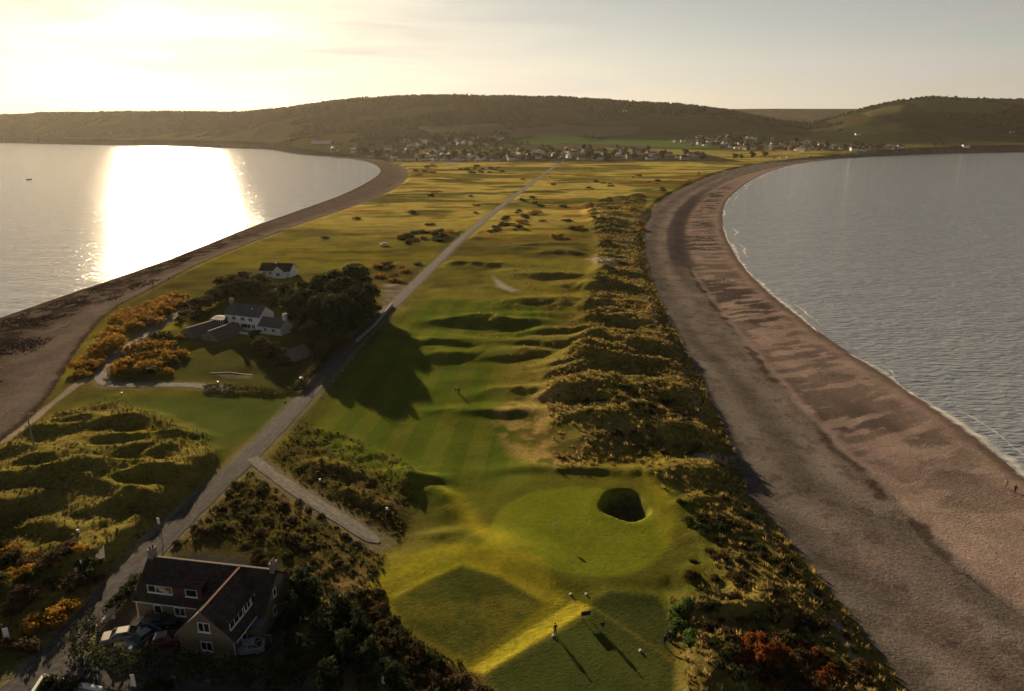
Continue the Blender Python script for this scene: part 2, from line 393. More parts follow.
put(ss(-1.5, 1.5, sdpoly(x, y, PP([(440,485),(462,490),(480,520),(530,545),(500,555),(470,530),(448,505)], 4), 8) + 2 * (nC - .5)) * .8, yel, .15)
put(ss(-1.5, 1, sdpoly(x, y, PP([(648,478),(670,484),(676,520),(668,545),(655,520)], 4), 8)) * .7, yel, .1)  # sunlit band right of the green, painted in as colour
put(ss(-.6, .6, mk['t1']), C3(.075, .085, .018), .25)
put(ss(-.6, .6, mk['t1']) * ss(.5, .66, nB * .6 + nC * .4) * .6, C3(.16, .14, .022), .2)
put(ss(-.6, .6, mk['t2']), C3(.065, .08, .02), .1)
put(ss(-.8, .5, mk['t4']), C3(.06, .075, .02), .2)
put(ss(-.3, .3, mk['t3']), C3(.52, .44, .04), .2)  # bank facing the sun, its brightness painted as yellow grass
edge = dline(x, y, PP([(590,606),(676,664)], 4), 6); put((1 - ss(.1, .35, edge)) * .6, C3(.16, .145, .03), .2)

# far course
far = ss(300, 520, y)
put(far * ss(.36, .55, fbm(x * .6, y, 60, 4, 41)) * .9, C3(.50, .39, .10), .05)
put(far * ss(.58, .68, fbm(x * .5, y * 1.2, 34, 4, 43)), C3(.12, .12, .03), .5)
put(far * ss(.62, .70, fbm(x * .6, y * 1.1, 30, 4, 44)), C3(.22, .13, .03), .8)
# sandy scars, bunkers
for pts, c in (([(586,258),(612,262),(618,268),(600,270)], C3(.42, .36, .3)), ([(493,276),(512,288),(517,290),(512,292),(498,286)], C3(.35, .32, .28)),
               ([(385,284),(410,286),(395,306),(382,312)], C3(.3, .25, .18)), ([(692,455),(735,452),(737,462),(700,462)], C3(.33, .29, .26)), ([(440,158),(470,156),(450,166)], C3(.3,.27,.2)),
               ([(215,373),(252,374),(250,377),(225,377)], C3(.18, .16, .12)), ([(45,668),(60,672),(100,690),(150,705),(20,705)], C3(.5, .48, .46))):
    pp = PP(pts, G0); e = .3 + np.hypot(*(pp.max(0) - pp.min(0))) * .05
    put(ss(-e, e, sdpoly(x, y, pp, 20)), c, .2)
put((1 - mk['pads']) * ss(-1, 2, sdpoly(x, y, HOUSEPAD, 10)), C3(.05, .048, .046), .1)
YARD = PP([(100,645),(130,600),(165,610),(182,655),(120,652)], G0)
put(ss(-1, 0, sdpoly(x, y, YARD, 5)), C3(.10, .085, .07), .2)
put(ss(-1, .6, sdpoly(x, y, PP([(112,600),(118,572),(142,540),(186,505),(200,505),(160,545),(140,580)], G0), 6) + 1.0 * (nC - .5)), C3(.21, .18, .15), .2)
put(1 - ss(.9, 1.5, dline(x, y, SHOREPATH, 10)), C3(.30, .25, .2), .2)
put(1 - ss(.35, .8, dline(x, y, DUNEPATH, 10)), C3(.24, .21, .17), .3)
put((1 - ss(.2, 2.0, mk['road'])) * .75 * (mk['road'] > -5), C3(.21, .185, .12), .4)   # worn verges
tr = dline(x, y, sm([(655,205),(632,225),(622,250),(640,290),(664,340),(700,410)], G0), 20)
put((1 - ss(1, 2.2, tr)) * .6, C3(.25, .2, .12), .5)
# beaches
right = x > (y - 300) * .12 - 12
bch = dg < 0
frac = dw / (dw + np.abs(dg) + 1e-3)
nz = fbm(x, y, 22, 4, 51); nz2 = fbm(x * .45 + y * .3, y * 1.3 - x * .6, 5, 4, 52)
P_SAND = sm([(1100,665),(1024,610),(960,560),(915,520),(870,478),(830,440),(800,408),(765,365),(735,330),(705,292),(688,265),(680,245),(680,225),(690,205),(715,187),(745,174),(790,163.5),(850,157.3),(900,154.8)], 1.3)
SANDZ = np.vstack([P_SAND, [(3000, 2500), (3000, -200)]])
sd = sdpoly(x, y, SANDZ)
b = bch.astype(float); 
shing = C3(.205, .172, .160)
put(b, shing, .35)
put(b * right * ss(.45, .62, fbm(x * .4 + y * .1, y, 9, 4, 53)) * .6, C3(.235, .18, .155), .4)
dgr = -dg
put(b * right * (1 - ss(3, 9, dgr + 5 * (nz - .5))) * .8, C3(.165, .145, .135), .2)
sandw = ss(-1.2, 1.2, sd + 2.4 * (nB - .5)) * right
lines = np.sin((dw + 9 * fbm(x, y, 40, 3, 57)) * .55) * .5 + .5
put(b * right * (1 - sandw) * lines * ss(.4, .6, fbm(x, y, 30, 3, 58)) * .55, C3(.10, .082, .074), .6)
put(b * right * ss(.60, .64, fbm(x * .8, y, 2.2, 3, 59)) * .5, C3(.09, .075, .066), .6)
put(b * sandw, C3(.33, .245, .215), .25)
put(b * (1 - ss(.4, 1.6, np.abs(sd + 1 + 3.5 * (nC - .5)))) * right * (y < 520) * ss(.44, .56, fbm(x, y, 7, 3, 67)) * .85, C3(.07, .05, .045), .6)
nz3 = fbm(x * .30 + y * .12, y * 1.5 - x * .8, 3.6, 4, 55)
weed = ss(.44, .51, nz2 * .3 + nz3 * .5 + nz * .2) * sandw * (1 - ss(.82, .97, 1 - frac)) * ss(0, 3, sd)
wzone = ss(108, 140, y) * (1 - ss(700, 900, y)) * (.6 + .4 * ss(.42, .55, fbm(x, y, 45, 3, 66))) + .5 * (1 - ss(108, 140, y)) * ss(.5, .6, nz)
put(b * weed * wzone * .9, C3(.075, .06, .056), .5)
put(b * right * ss(0.1, 3, sd + 9) * (1 - ss(1, 6, sd)) * ss(280, 330, y) * (1 - ss(560, 800, y)), C3(.085, .07, .075), .4)
put(b * right * (1 - ss(1.0, 4.5, dw + 2 * (nC - .5))) * .8, C3(.14, .095, .08), .0)      # wet sand
left = (~right)
lf = b * left
put(lf, C3(.125, .095, .082), .6)
put(lf * (1 - ss(4, 16, dgr + 6 * (nz - .5))) , C3(.17, .135, .12), .3)
rocks = ss(.32, .52, frac + .0) 
put(lf * (1 - ss(.5, .8, frac + .5 * (nB - .5))) * (1 - ss(380, 480, y)) * ss(.38, .56, nC * .6 + nB * .4), C3(.035, .026, .022), 1.0)
put(lf * (1 - ss(.0, .16, frac + .1 * (nB - .5))) * .7, C3(.07, .055, .047), .8)
put(lf * (1 - ss(.6, 2.4, dgr + 1.5 * (nC - .5))) * (y < 420), C3(.07, .05, .035), .7)
# hill country
hm = ss(2, 12, mk['hh'] + 8 * ss(1500, 1750, y)) * (dg > 0)
lowl = ss(1350, 1500, y) * (x < -250) * (dg > 0)
put(lowl, C3(.045, .045, .02), .5)
put(ss(1230, 1300, y) * (dg > 0) * (x > -330) * (x < 420) * (1 - ss(1500, 1650, y)), C3(.06, .055, .03), .6)
hn = fbm(x, y, 260, 4, 61)
cell = fbm(np.floor(x / 190 + y / 900) * 7.7, np.floor(y / 230 - x / 800) * 3.3, 1, 1, 62)
put(hm, C3(.036, .045, .02), .6)
put(hm * ss(.5, .56, cell) , C3(.06, .07, .025), .2)
put(hm * (cell > .72), C3(.075, .06, .03), .2)
E = tab(SKY_E, x / np.maximum(y, 200)); hf = np.clip(mk['hh'] / (E + 1), 0, 1)
wood = hm * ss(.46, .52, hn + .25 * (hf - .45) + .12 * (nA - .5))
put(wood, C3(.022, .026, .012), 1)
def pixpoly(pts, c, w=1.0, e=12):
    ww = np.array([hit(a, b)[:2] for a, b in pts])
    v = ss(-e, e, sdpoly(x, y, ww, 60)); put(v * w * (dg > 0), c, .1); return v
nw = 1 - wood
for pts, c in (([(515,128),(560,124),(640,127),(632,134),(560,137),(512,137)], C3(.15, .12, .09)),
               ([(512,139),(560,136),(700,141),(740,147),(690,148),(600,146),(520,144)], C3(.085, .16, .04)),
               ([(560,143),(610,144),(700,149),(600,149),(520,147)], C3(.09, .075, .05)),
               ([(600,148),(700,150),(760,153),(700,155),(640,154)], C3(.30, .28, .06)),
               ([(415,127),(500,124),(512,132),(430,134)], C3(.10, .10, .06)),
               ([(862,114),(880,108),(905,105),(900,112),(870,117)], C3(.16, .14, .06)),
               ([(905,101),(1000,103),(1010,110),(930,112)], C3(.09, .11, .04))):
    v = pixpoly(pts, c); wood = wood * (1 - v)
msk[:, 1] = wood

DARKH = None
Z2 = Zf.reshape(sh); COL = colr; MSK = msk
fc = lambda A: .25 * (A[:-1, :-1] + A[1:, :-1] + A[:-1, 1:] + A[1:, 1:])
fdg = fc(dg.reshape(sh)); fdw = fc(dw.reshape(sh)); fh = fc((mk['hh'] + 0).reshape(sh)); fsd = fc(sd.reshape(sh)); frt = fc(right.reshape(sh).astype(float)) > .5
island = fdg > 0
hillm = island & (fh > 4)
beachm = (~island)
sandm = beachm & frt & (fsd > 0)
shingm = beachm & ~sandm & (fdw > -25)
sandm = sandm & (fdw > -25)
lows = (fdw <= -25)
def st(o): o['kind'] = 'structure'; return o
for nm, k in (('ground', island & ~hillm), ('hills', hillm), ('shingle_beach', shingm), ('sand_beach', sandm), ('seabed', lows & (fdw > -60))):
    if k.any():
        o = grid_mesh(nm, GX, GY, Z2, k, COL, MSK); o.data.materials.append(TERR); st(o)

# ------------------------------------------------------------------ mesh helpers
def mk_mesh(name, v, f, mats, mi=None, smoothf=False):
    me = bpy.data.meshes.new(name); me.from_pydata([tuple(map(float, p)) for p in v], [], f)
    for m in (mats if isinstance(mats, (list, tuple)) else [mats]): me.materials.append(m)
    if mi is not None: me.polygons.foreach_set('material_index', mi)
    if smoothf: me.polygons.foreach_set('use_smooth', [True] * len(f))
    me.update(); return me
def link(name, me, parent=None, loc=(0, 0, 0), rz=0):
    o = bpy.data.objects.new(name, me); col.objects.link(o)
    if parent is not None: o.parent = parent
    o.location = loc; o.rotation_euler = (0, 0, rz); return o
def tag(o, label, cat, group=None, kind=None):
    o['label'] = label; o['category'] = cat
    if group: o['group'] = group
    if kind: o['kind'] = kind
    return o
def empty(name, loc, rz, label, cat, group=None):
    return tag(link(name, None, None, loc, rz), label, cat, group)
class MB:
    def __init__(s): s.v = []; s.f = []; s.m = []
    def add(s, v, f, m=0):
        n = len(s.v); s.v += list(v); s.f += [tuple(i + n for i in q) for q in f]; s.m += [m] * len(f); return s
    def box(s, x0, x1, y0, y1, z0, z1, m=0):
        return s.add([(x0,y0,z0),(x1,y0,z0),(x1,y1,z0),(x0,y1,z0),(x0,y0,z1),(x1,y0,z1),(x1,y1,z1),(x0,y1,z1)],
                     [(0,3,2,1),(4,5,6,7),(0,1,5,4),(1,2,6,5),(2,3,7,6),(3,0,4,7)], m)
    def tube(s, a, b, r0, r1=None, n=8, m=0):
        r1 = r0 if r1 is None else r1
        a = Vector(a); b = Vector(b); d = (b - a).normalized(); u = d.orthogonal().normalized(); w = d.cross(u)
        v = []
        for c, r in ((a, r0), (b, r1)):
            for i in range(n):
                t = 2 * math.pi * i / n; v.append(tuple(c + (u * math.cos(t) + w * math.sin(t)) * r))
        f = [(i, (i + 1) % n, n + (i + 1) % n, n + i) for i in range(n)] + [tuple(range(n))[::-1], tuple(range(n, 2 * n))]
        return s.add(v, f, m)
    def prism(s, pts, axis, a, b, m=0):
        """pts polygon in the plane across axis; extruded a..b"""
        n = len(pts)
        def q(p, t): return (t, p[0], p[1]) if axis == 'x' else ((p[0], t, p[1]) if axis == 'y' else (p[0], p[1], t))
        v = [q(p, a) for p in pts] + [q(p, b) for p in pts]
        f = [tuple(range(n)), tuple(range(n, 2 * n))[::-1]] + [(i, n + i, n + (i + 1) % n, (i + 1) % n) for i in range(n)]
        return s.add(v, f, m)
    def mesh(s, name, mats, smoothf=False): return mk_mesh(name, s.v, s.f, mats, s.m, smoothf)
    def obj(s, name, mats, parent=None, loc=(0,0,0), rz=0, smoothf=False): return link(name, s.mesh(name, mats, smoothf), parent, loc, rz)
def copy_tree(o, parent=None):
    c = o.copy(); col.objects.link(c)
    if parent is not None: c.parent = parent
    for ch in list(o.children): copy_tree(ch, c)
    return c

# ------------------------------------------------------------------ roads as ribbons on the ground
def road_mat(name, c1, c2, sc_):
    m, nt, b = nodes(name); L = nt.links.new
    uv = N(nt, 'ShaderNodeUVMap'); mp = N(nt, 'ShaderNodeMapping'); mp.inputs['Scale'].default_value = (9, .25, 1); L(uv.outputs[0], mp.inputs[0])
    n1 = N(nt, 'ShaderNodeTexNoise'); n1.inputs['Scale'].default_value = .8; n1.inputs['Detail'].default_value = 4; L(mp.outputs[0], n1.inputs['Vector'])
    g = N(nt, 'ShaderNodeNewGeometry'); n2 = N(nt, 'ShaderNodeTexNoise'); n2.inputs['Scale'].default_value = sc_; n2.inputs['Detail'].default_value = 7; L(g.outputs['Position'], n2.inputs['Vector'])
    ad = N(nt, 'ShaderNodeMath', operation='ADD'); L(n1.outputs[0], ad.inputs[0]); L(n2.outputs[0], ad.inputs[1])
    rp = N(nt, 'ShaderNodeValToRGB'); rp.color_ramp.elements[0].position = .75; rp.color_ramp.elements[1].position = 1.25 if False else 1.0
    ml = N(nt, 'ShaderNodeMath', operation='MULTIPLY'); L(ad.outputs[0], ml.inputs[0]); ml.inputs[1].default_value = .85
    rp.color_ramp.elements[0].color = (*c1, 1); rp.color_ramp.elements[1].color = (*c2, 1); L(ml.outputs[0], rp.inputs[0])
    L(rp.outputs[0], b.inputs['Base Color']); b.inputs['Roughness'].default_value = .95; b.inputs['Specular IOR Level'].default_value = .05
    bp = N(nt, 'ShaderNodeBump'); bp.inputs['Distance'].default_value = .03; L(n2.outputs[0], bp.inputs['Height']); L(bp.outputs[0], b.inputs['Normal'])
    return m
M_ROAD = road_mat('road_surface', (.075, .068, .07), (.125, .113, .11), 1.2)
M_GRAV = road_mat('track_gravel', (.15, .137, .13), (.24, .22, .205), 2)
def ribbon(name, pl, w, m, dz, jag=.12, endw=1.0):
    # resample
    seg = np.hypot(*(pl[1:] - pl[:-1]).T); L = np.concatenate([[0], np.cumsum(seg)]); n = int(L[-1] / 1.5) + 2
    t = np.linspace(0, L[-1], n); X = np.interp(t, L, pl[:, 0]); Y = np.interp(t, L, pl[:, 1])
    tx = np.gradient(X); ty = np.gradient(Y); l = np.hypot(tx, ty); nx, ny = -ty / l, tx / l
    Wd = w * (1 + jag * (fbm(t, t * 0, 3, 3, 71) - .5))
    if name == 'side_road': Wd = Wd * np.sqrt(np.clip(1 - ((t - (L[-1] - 2.2)) / 2.25).clip(0) ** 2, .02, 1))
    vs = []; fs = []; k = [-1, -.5, 0, .5, 1]
    for j in k:
        vs.append(np.stack([X + nx * Wd * j, Y + ny * Wd * j], 1))
    V = np.stack(vs, 1).reshape(-1, 2)
    Z = np.maximum(height(V[:, 0], V[:, 1]), G0) + dz - .03 * (np.abs(np.tile(k, n)) == 1)
    f = []
    for i in range(n - 1):
        for j in range(4): f.append((i * 5 + j, i * 5 + j + 1, i * 5 + 6 + j, i * 5 + 5 + j))
    me = mk_mesh(name, np.column_stack([V, Z]), f, m, None, True)
    uvl = me.uv_layers.new(name='UVMap'); li = np.zeros(len(me.loops), np.int32); me.loops.foreach_get('vertex_index', li)
    uvs = np.stack([np.tile([0, .25, .5, .75, 1], n)[li], np.repeat(t, 5)[li]], 1); uvl.data.foreach_set('uv', uvs.ravel().astype(np.float32))
    return st(link(name, me))
ribbon('road', ROAD, 2.1, M_ROAD, .075, .22)
ribbon('side_road', BRANCH, 1.12, M_GRAV, .10, .35)
ribbon('gravel_track', TRACK, 1.3, M_GRAV, .08, .35)
ribbon('lane', LANE, 2.6, M_ROAD, .095, .1)
lay = PP([(118,588),(150,542),(185,512),(190,517),(165,535),(140,565)], G0)

# ------------------------------------------------------------------ sea
def sea_mat():
    m, nt, b = nodes('sea'); L = nt.links.new
    g = N(nt, 'ShaderNodeNewGeometry')
    def nz(scale, det, st_, rot, d=.0):
        mp = N(nt, 'ShaderNodeMapping'); mp.inputs['Scale'].default_value = st_; mp.inputs['Rotation'].default_value = (0, 0, rot); L(g.outputs['Position'], mp.inputs[0])
        n = N(nt, 'ShaderNodeTexNoise'); n.inputs['Scale'].default_value = scale; n.inputs['Detail'].default_value = det; n.inputs['Distortion'].default_value = d; L(mp.outputs[0], n.inputs['Vector']); return n.outputs[0]
    a = nz(.42, 7, (.55, 1.5, 1), R(20), .4); c = nz(.05, 3, (.6, 1.4, 1), R(15))
    ad = N(nt, 'ShaderNodeMath', operation='MULTIPLY_ADD'); L(c, ad.inputs[0]); ad.inputs[1].default_value = 1.2; L(a, ad.inputs[2])
    bp = N(nt, 'ShaderNodeBump'); bp.inputs['Distance'].default_value = 1.1; bp.inputs['Strength'].default_value = .55; L(ad.outputs[0], bp.inputs['Height'])
    L(bp.outputs[0], b.inputs['Normal'])
    b.inputs['Base Color'].default_value = (.31, .335, .385, 1); b.inputs['Roughness'].default_value = .10; b.inputs['IOR'].default_value = 1.38
    b.inputs['Specular IOR Level'].default_value = .5
    return m
MB().add([(-7000,-100,0),(7000,-100,0),(7000,7000,0),(-7000,7000,0)], [(0,1,2,3)]).obj('sea', sea_mat())['kind'] = 'structure'
def foam_mat():
    m, nt, b = nodes('foam'); L = nt.links.new
    uv = N(nt, 'ShaderNodeUVMap'); sx = N(nt, 'ShaderNodeSeparateXYZ'); L(uv.outputs[0], sx.inputs[0])
    g = N(nt, 'ShaderNodeNewGeometry'); n = N(nt, 'ShaderNodeTexNoise'); n.inputs['Scale'].default_value = .35; n.inputs['Detail'].default_value = 7; L(g.outputs['Position'], n.inputs['Vector'])
    # profile: strong in the middle of the ribbon
    a = N(nt, 'ShaderNodeMath', operation='PINGPONG'); L(sx.outputs[0], a.inputs[0]); a.inputs[1].default_value = .5
    c = N(nt, 'ShaderNodeMath', operation='MULTIPLY_ADD'); L(a.outputs[0], c.inputs[0]); c.inputs[1].default_value = .9; L(n.outputs[0], c.inputs[2])
    rp = N(nt, 'ShaderNodeMapRange'); L(c.outputs[0], rp.inputs[0]); rp.inputs[1].default_value = .62; rp.inputs[2].default_value = 1.05
    L(rp.outputs[0], b.inputs['Alpha']); b.inputs['Base Color'].default_value = (.75, .74, .72, 1); b.inputs['Roughness'].default_value = .9
    return m
FO = foam_mat()
def foam(pl, off, w):
    seg = np.hypot(*(pl[1:] - pl[:-1]).T); L = np.concatenate([[0], np.cumsum(seg)]); n = int(L[-1] / 2.5) + 2
    t = np.linspace(0, L[-1], n); X = np.interp(t, L, pl[:, 0]); Y = np.interp(t, L, pl[:, 1])
    tx = np.gradient(X); ty = np.gradient(Y); l = np.hypot(tx, ty); nx, ny = ty / l, -tx / l
    of = off + (2.4 + off * 1.1) * (fbm(t, t * 0 + off * 7, 26, 4, 72) - .5)
    ww = w * np.clip(3.2 * (fbm(t, t * 0 + off * 3, 34, 4, 73) - (.34 if off < 0 else .47)), .02, 1.3)
    A = np.stack([X + nx * of, Y + ny * of, 0 * t + .035], 1); B = np.stack([X + nx * (of + ww), Y + ny * (of + ww), 0 * t + .035], 1)
    return A, B, t
bigA = []; fs = []; us = []
for off, w in ((-.9, 3.4), (4.5, 3.2)):
    pl = smooth(np.vstack([[WR[0] + (22, -52)], WR[:-8]]), 1)
    A, B, t = foam(pl, off, w); n0 = len(bigA); k = len(A)
    for i in range(k): bigA += [A[i], B[i]]; us += [0, 1]
    fs += [(n0 + 2 * i, n0 + 2 * i + 2, n0 + 2 * i + 3, n0 + 2 * i + 1) for i in range(k - 1)]
me = mk_mesh('surf', bigA, fs, FO); uvl = me.uv_layers.new(name='UVMap'); li = np.zeros(len(me.loops), np.int32); me.loops.foreach_get('vertex_index', li)
uvl.data.foreach_set('uv', np.stack([np.array(us)[li], 0 * li], 1).ravel().astype(np.float32))
tag(link('surf_foam', me), 'broken white surf foam along the right hand beach waterline', 'foam', kind='stuff')

# ================================================================== OBJECTS
M = {}
def tile_mat(name, c):
    m, nt, b = nodes(name); L = nt.links.new; tc = N(nt, 'ShaderNodeTexCoord')
    wv_ = N(nt, 'ShaderNodeTexWave'); wv_.bands_direction = 'Z'; wv_.inputs['Scale'].default_value = 1.9; wv_.inputs['Distortion'].default_value = .3; L(tc.outputs['Object'], wv_.inputs['Vector'])
    n = N(nt, 'ShaderNodeTexNoise'); n.inputs['Scale'].default_value = 1.1; n.inputs['Detail'].default_value = 8; n.inputs['Roughness'].default_value = .7; L(tc.outputs['Object'], n.inputs['Vector'])
    rp = N(nt, 'ShaderNodeValToRGB'); rp.color_ramp.elements[0].position = .35; rp.color_ramp.elements[1].position = .7
    rp.color_ramp.elements[0].color = (*[v * .6 for v in c], 1); rp.color_ramp.elements[1].color = (*[v * 1.8 for v in c], 1); L(n.outputs[0], rp.inputs[0])
    L(rp.outputs[0], b.inputs['Base Color']); b.inputs['Roughness'].default_value = .75; b.inputs['Specular IOR Level'].default_value = .2
    bp = N(nt, 'ShaderNodeBump'); bp.inputs['Distance'].default_value = .05; L(wv_.outputs[1], bp.inputs['Height']); L(bp.outputs[0], b.inputs['Normal']); return m
M['leaf_dark'] = leafmat('leaf_dark', (.018, .026, .010), (.045, .055, .018))
M['leaf_olive'] = leafmat('leaf_olive', (.045, .050, .014), (.10, .095, .025))
M['leaf_orange'] = leafmat('leaf_orange', (.20, .11, .014), (.50, .27, .03))
M['leaf_brown'] = leafmat('leaf_brown', (.040, .032, .016), (.12, .075, .03))
M['leaf_fern'] = leafmat('leaf_fern', (.05, .09, .02), (.13, .19, .04))
M['leaf_rust'] = leafmat('leaf_rust', (.12, .035, .01), (.34, .10, .02))
M['bark'] = mat('bark', (.07, .055, .04), .9, .3, 4)
M['straw'] = leafmat('straw', (.13, .10, .035), (.52, .37, .13), 3)
M['white'] = mat('white_render', (.82, .80, .77), .8, .06, .6)
M['cream'] = mat('cream_render', (.52, .46, .38), .85, .1, .6)
M['stonewall'] = mat('stone_wall', (.25, .22, .19), .9, .35, 2.5, bump=.03)
M['brown_brick'] = mat('buff_brick', (.20, .155, .105), .9, .2, 6, bump=.01)
M['slate'] = tile_mat('slate_roof', (.10, .10, .11))
M['brown_tile'] = tile_mat('brown_tile', (.050, .036, .032))
M['red_tile'] = mat('red_tile', (.16, .07, .05), .8, .25, 3)
M['red_clad'] = mat('red_cladding', (.14, .045, .035), .7, .2, 4)
M['glass'] = mat('window_glass', (.02, .025, .03), .08, .1, 1, spec=.8)
M['glass_pale'] = mat('conservatory_glass', (.30, .34, .38), .12, .1, 1, spec=.8)
M['wpaint'] = mat('white_paint', (.80, .79, .76), .5, .05, 2)
M['timber'] = mat('weathered_timber', (.22, .18, .14), .85, .3, 6)
M['greywood'] = mat('grey_boards', (.06, .062, .07), .8, .25, 5)
M['metal'] = mat('grey_metal', (.20, .20, .21), .4, .1, 3, metal=.7)
M['black'] = mat('black_rubber', (.02, .02, .02), .8, .2, 5)
M['stone'] = mat('pale_stone', (.42, .40, .37), .9, .15, 4)
M['concrete'] = mat('concrete', (.38, .36, .34), .9, .2, 3)
M['skin'] = mat('skin', (.50, .32, .24), .6, .05, 3)
M['hair'] = mat('hair', (.05, .035, .02), .8, .2, 9)
M['chrome'] = mat('wheel_alloy', (.45, .45, .46), .35, .05, 3, metal=.9)
M['lamp'] = mat('lamp_glass', (.7, .7, .68), .15, .05, 3)
M['redlamp'] = mat('red_lamp_glass', (.35, .02, .02), .2, .05, 3)
M['stripes'] = mat('sign_grey', (.45, .46, .47), .6, .05, 3)
def cloth(n, c): return mat('cloth_' + n, c, .9, .2, 6)
def paint(n, c): return mat('car_paint_' + n, c, .35, .05, 3, spec=.6, coat=.7)

M['leaf_grove'] = leafmat('leaf_grove', (.028, .032, .010), (.075, .078, .022))
def quads_mesh(name, V, m, smoothf=False):
    """V (n,4,3)"""
    n = len(V); me = bpy.data.meshes.new(name)
    me.vertices.add(n * 4); me.vertices.foreach_set('co', V.reshape(-1).astype(np.float32))
    me.loops.add(n * 4); me.loops.foreach_set('vertex_index', np.arange(n * 4, dtype=np.int32))
    me.polygons.add(n); me.polygons.foreach_set('loop_start', (np.arange(n) * 4).astype(np.int32))
    me.update(calc_edges=True); me.materials.append(m); return me
def leaves(centers, normals, size):
    n = len(centers)
    r = rng.normal(size=(n, 3)); nn = normals + .9 * r; nn /= np.linalg.norm(nn, axis=1)[:, None] + 1e-9
    a = np.cross(nn, rng.normal(size=(n, 3))); a /= np.linalg.norm(a, axis=1)[:, None] + 1e-9
    b = np.cross(nn, a); s_ = (size * rng.uniform(.6, 1.4, n))[:, None]
    a = a * s_; b = b * s_ * .7
    return np.stack([centers - a - b * .3, centers + b * -.9, centers + a + b * .3, centers + b], 1)
def foliage(lobes, n, size, clump=.22, nclump=26, zmin=.05):
    C_ = []; Nn = []
    w_ = np.array([l[3] * l[4] + l[4] * l[5] for l in lobes]); w_ = w_ / w_.sum()
    for l, k in zip(lobes, w_):
        c = np.array(l[:3]); r = np.array(l[3:6]); m_ = max(8, int(n * k))
        d_ = rng.normal(size=(nclump, 3)); d_[:, 2] = np.abs(d_[:, 2]) * 1.0 - .25; d_ /= np.linalg.norm(d_, axis=1)[:, None]
        rad = rng.uniform(.72, 1.06, nclump)[:, None]
        cc = d_ * rad
        j = rng.integers(0, nclump, m_)
        q = cc[j] + rng.normal(size=(m_, 3)) * clump
        C_.append(c + q * r); Nn.append(q + d_[j] * .3)
    C_ = np.vstack(C_); Nn = np.vstack(Nn)
    k = C_[:, 2] > zmin
    return leaves(C_[k], Nn[k], size)

# ---------------- trees
def tree_mesh(h, wdt, n, leaf, size, lobes=11, low=.28):
    L = []
    for i in range(lobes):
        a = random.uniform(0, 6.28); r = random.uniform(0, .34) * wdt; z = h * random.uniform(low + .12, .84)
        k = 1 - .5 * abs(z / h - .5)
        L.append((math.cos(a) * r, math.sin(a) * r, z, wdt * random.uniform(.17, .27) * k, wdt * random.uniform(.17, .27) * k, h * random.uniform(.10, .17)))
    L.append((0, 0, h * .87, wdt * .17, wdt * .17, h * .11))
    crown = quads_mesh('crown', foliage(L, n, size), M[leaf])
    t = MB(); t.tube((0, 0, -.4), (.1, .05, h * .45), .028 * h, .018 * h, 8); t.tube((.1, .05, h * .45), (-.1, .1, h * .8), .018 * h, .006 * h, 6)
    for l in L[:7]:
        t.tube((.08, .04, h * random.uniform(.25, .45)), (l[0], l[1], l[2]), .010 * h, .003 * h, 5)
    return t.mesh('trunk', M['bark']), crown
TREES = [tree_mesh(12, 10.5, 6500, 'leaf_dark', .34, 14, .0) for _ in range(4)] + [tree_mesh(11, 10, 5200, 'leaf_grove', .36, 11, .05), tree_mesh(13.5, 8, 5200, 'leaf_grove', .34, 12, .1), tree_mesh(9, 9, 4200, 'leaf_dark', .36, 8, .02)]
def tree(px, py, sc_, label, group=None, var=None, name='tree', at=None):
    x0, y0, z0 = at if at else hit(px, py)
    tr, cr = (var or random.choice(TREES))
    o = empty(name, (x0, y0, z0), random.uniform(0, 6.28), label, 'tree', group)
    link('trunk', tr, o); link('crown', cr, o); o.scale = (sc_ * random.uniform(1.0, 1.2), sc_ * random.uniform(1.0, 1.2), sc_)
    return o
for px, py, k in [(a_ - 9, b_ + 2, c_ * 1.06) for a_, b_, c_ in [(352,334,1.0),(366,326,1.05),(379,316,1.0),(340,320,1.0),(328,332,.9),(316,324,.9),(304,318,.8),(296,309,.75),(347,305,1.0),(362,304,1.1),(331,308,.95),(313,308,.85),(374,303,1.05),(284,304,.6),(341,344,.75),(322,348,.6),(357,318,1.1),(345,338,.9)]]:
    tree(px, py, k, 'dark leafy tree in the dense grove between the white farmhouse and the road', 'trees of the dark grove beside the farmhouse')
M['leaf_hedge'] = leafmat('leaf_hedge', (.04, .036, .014), (.085, .07, .025))
SHR = [tree_mesh(6, 8, 2600, 'leaf_hedge', .32, 9, .05) for _ in range(3)]
for px, py, k in [(268,301,1.0),(254,297,1.1),(241,296,1.1),(228,300,1.0),(216,304,.9),(206,309,.75),(198,312,.8),(262,291,1.1),(247,289,1.1),(277,308,1.0),(234,290,1),(222,293,1)]:
    tree(px, py, k, 'low brownish windswept tree in the belt just behind the white farmhouse', 'low trees behind the farmhouse', random.choice(SHR))
for px, py, k in [(262,352,.75),(276,360,.8),(286,368,.6),(256,340,.5),(300,335,.6),(307,352,.5),(318,362,.5)]:
    tree(px, py, k, 'dark rounded tree on the garden side of the farmhouse near the small stone hut', 'garden trees below the farmhouse', random.choice(SHR))
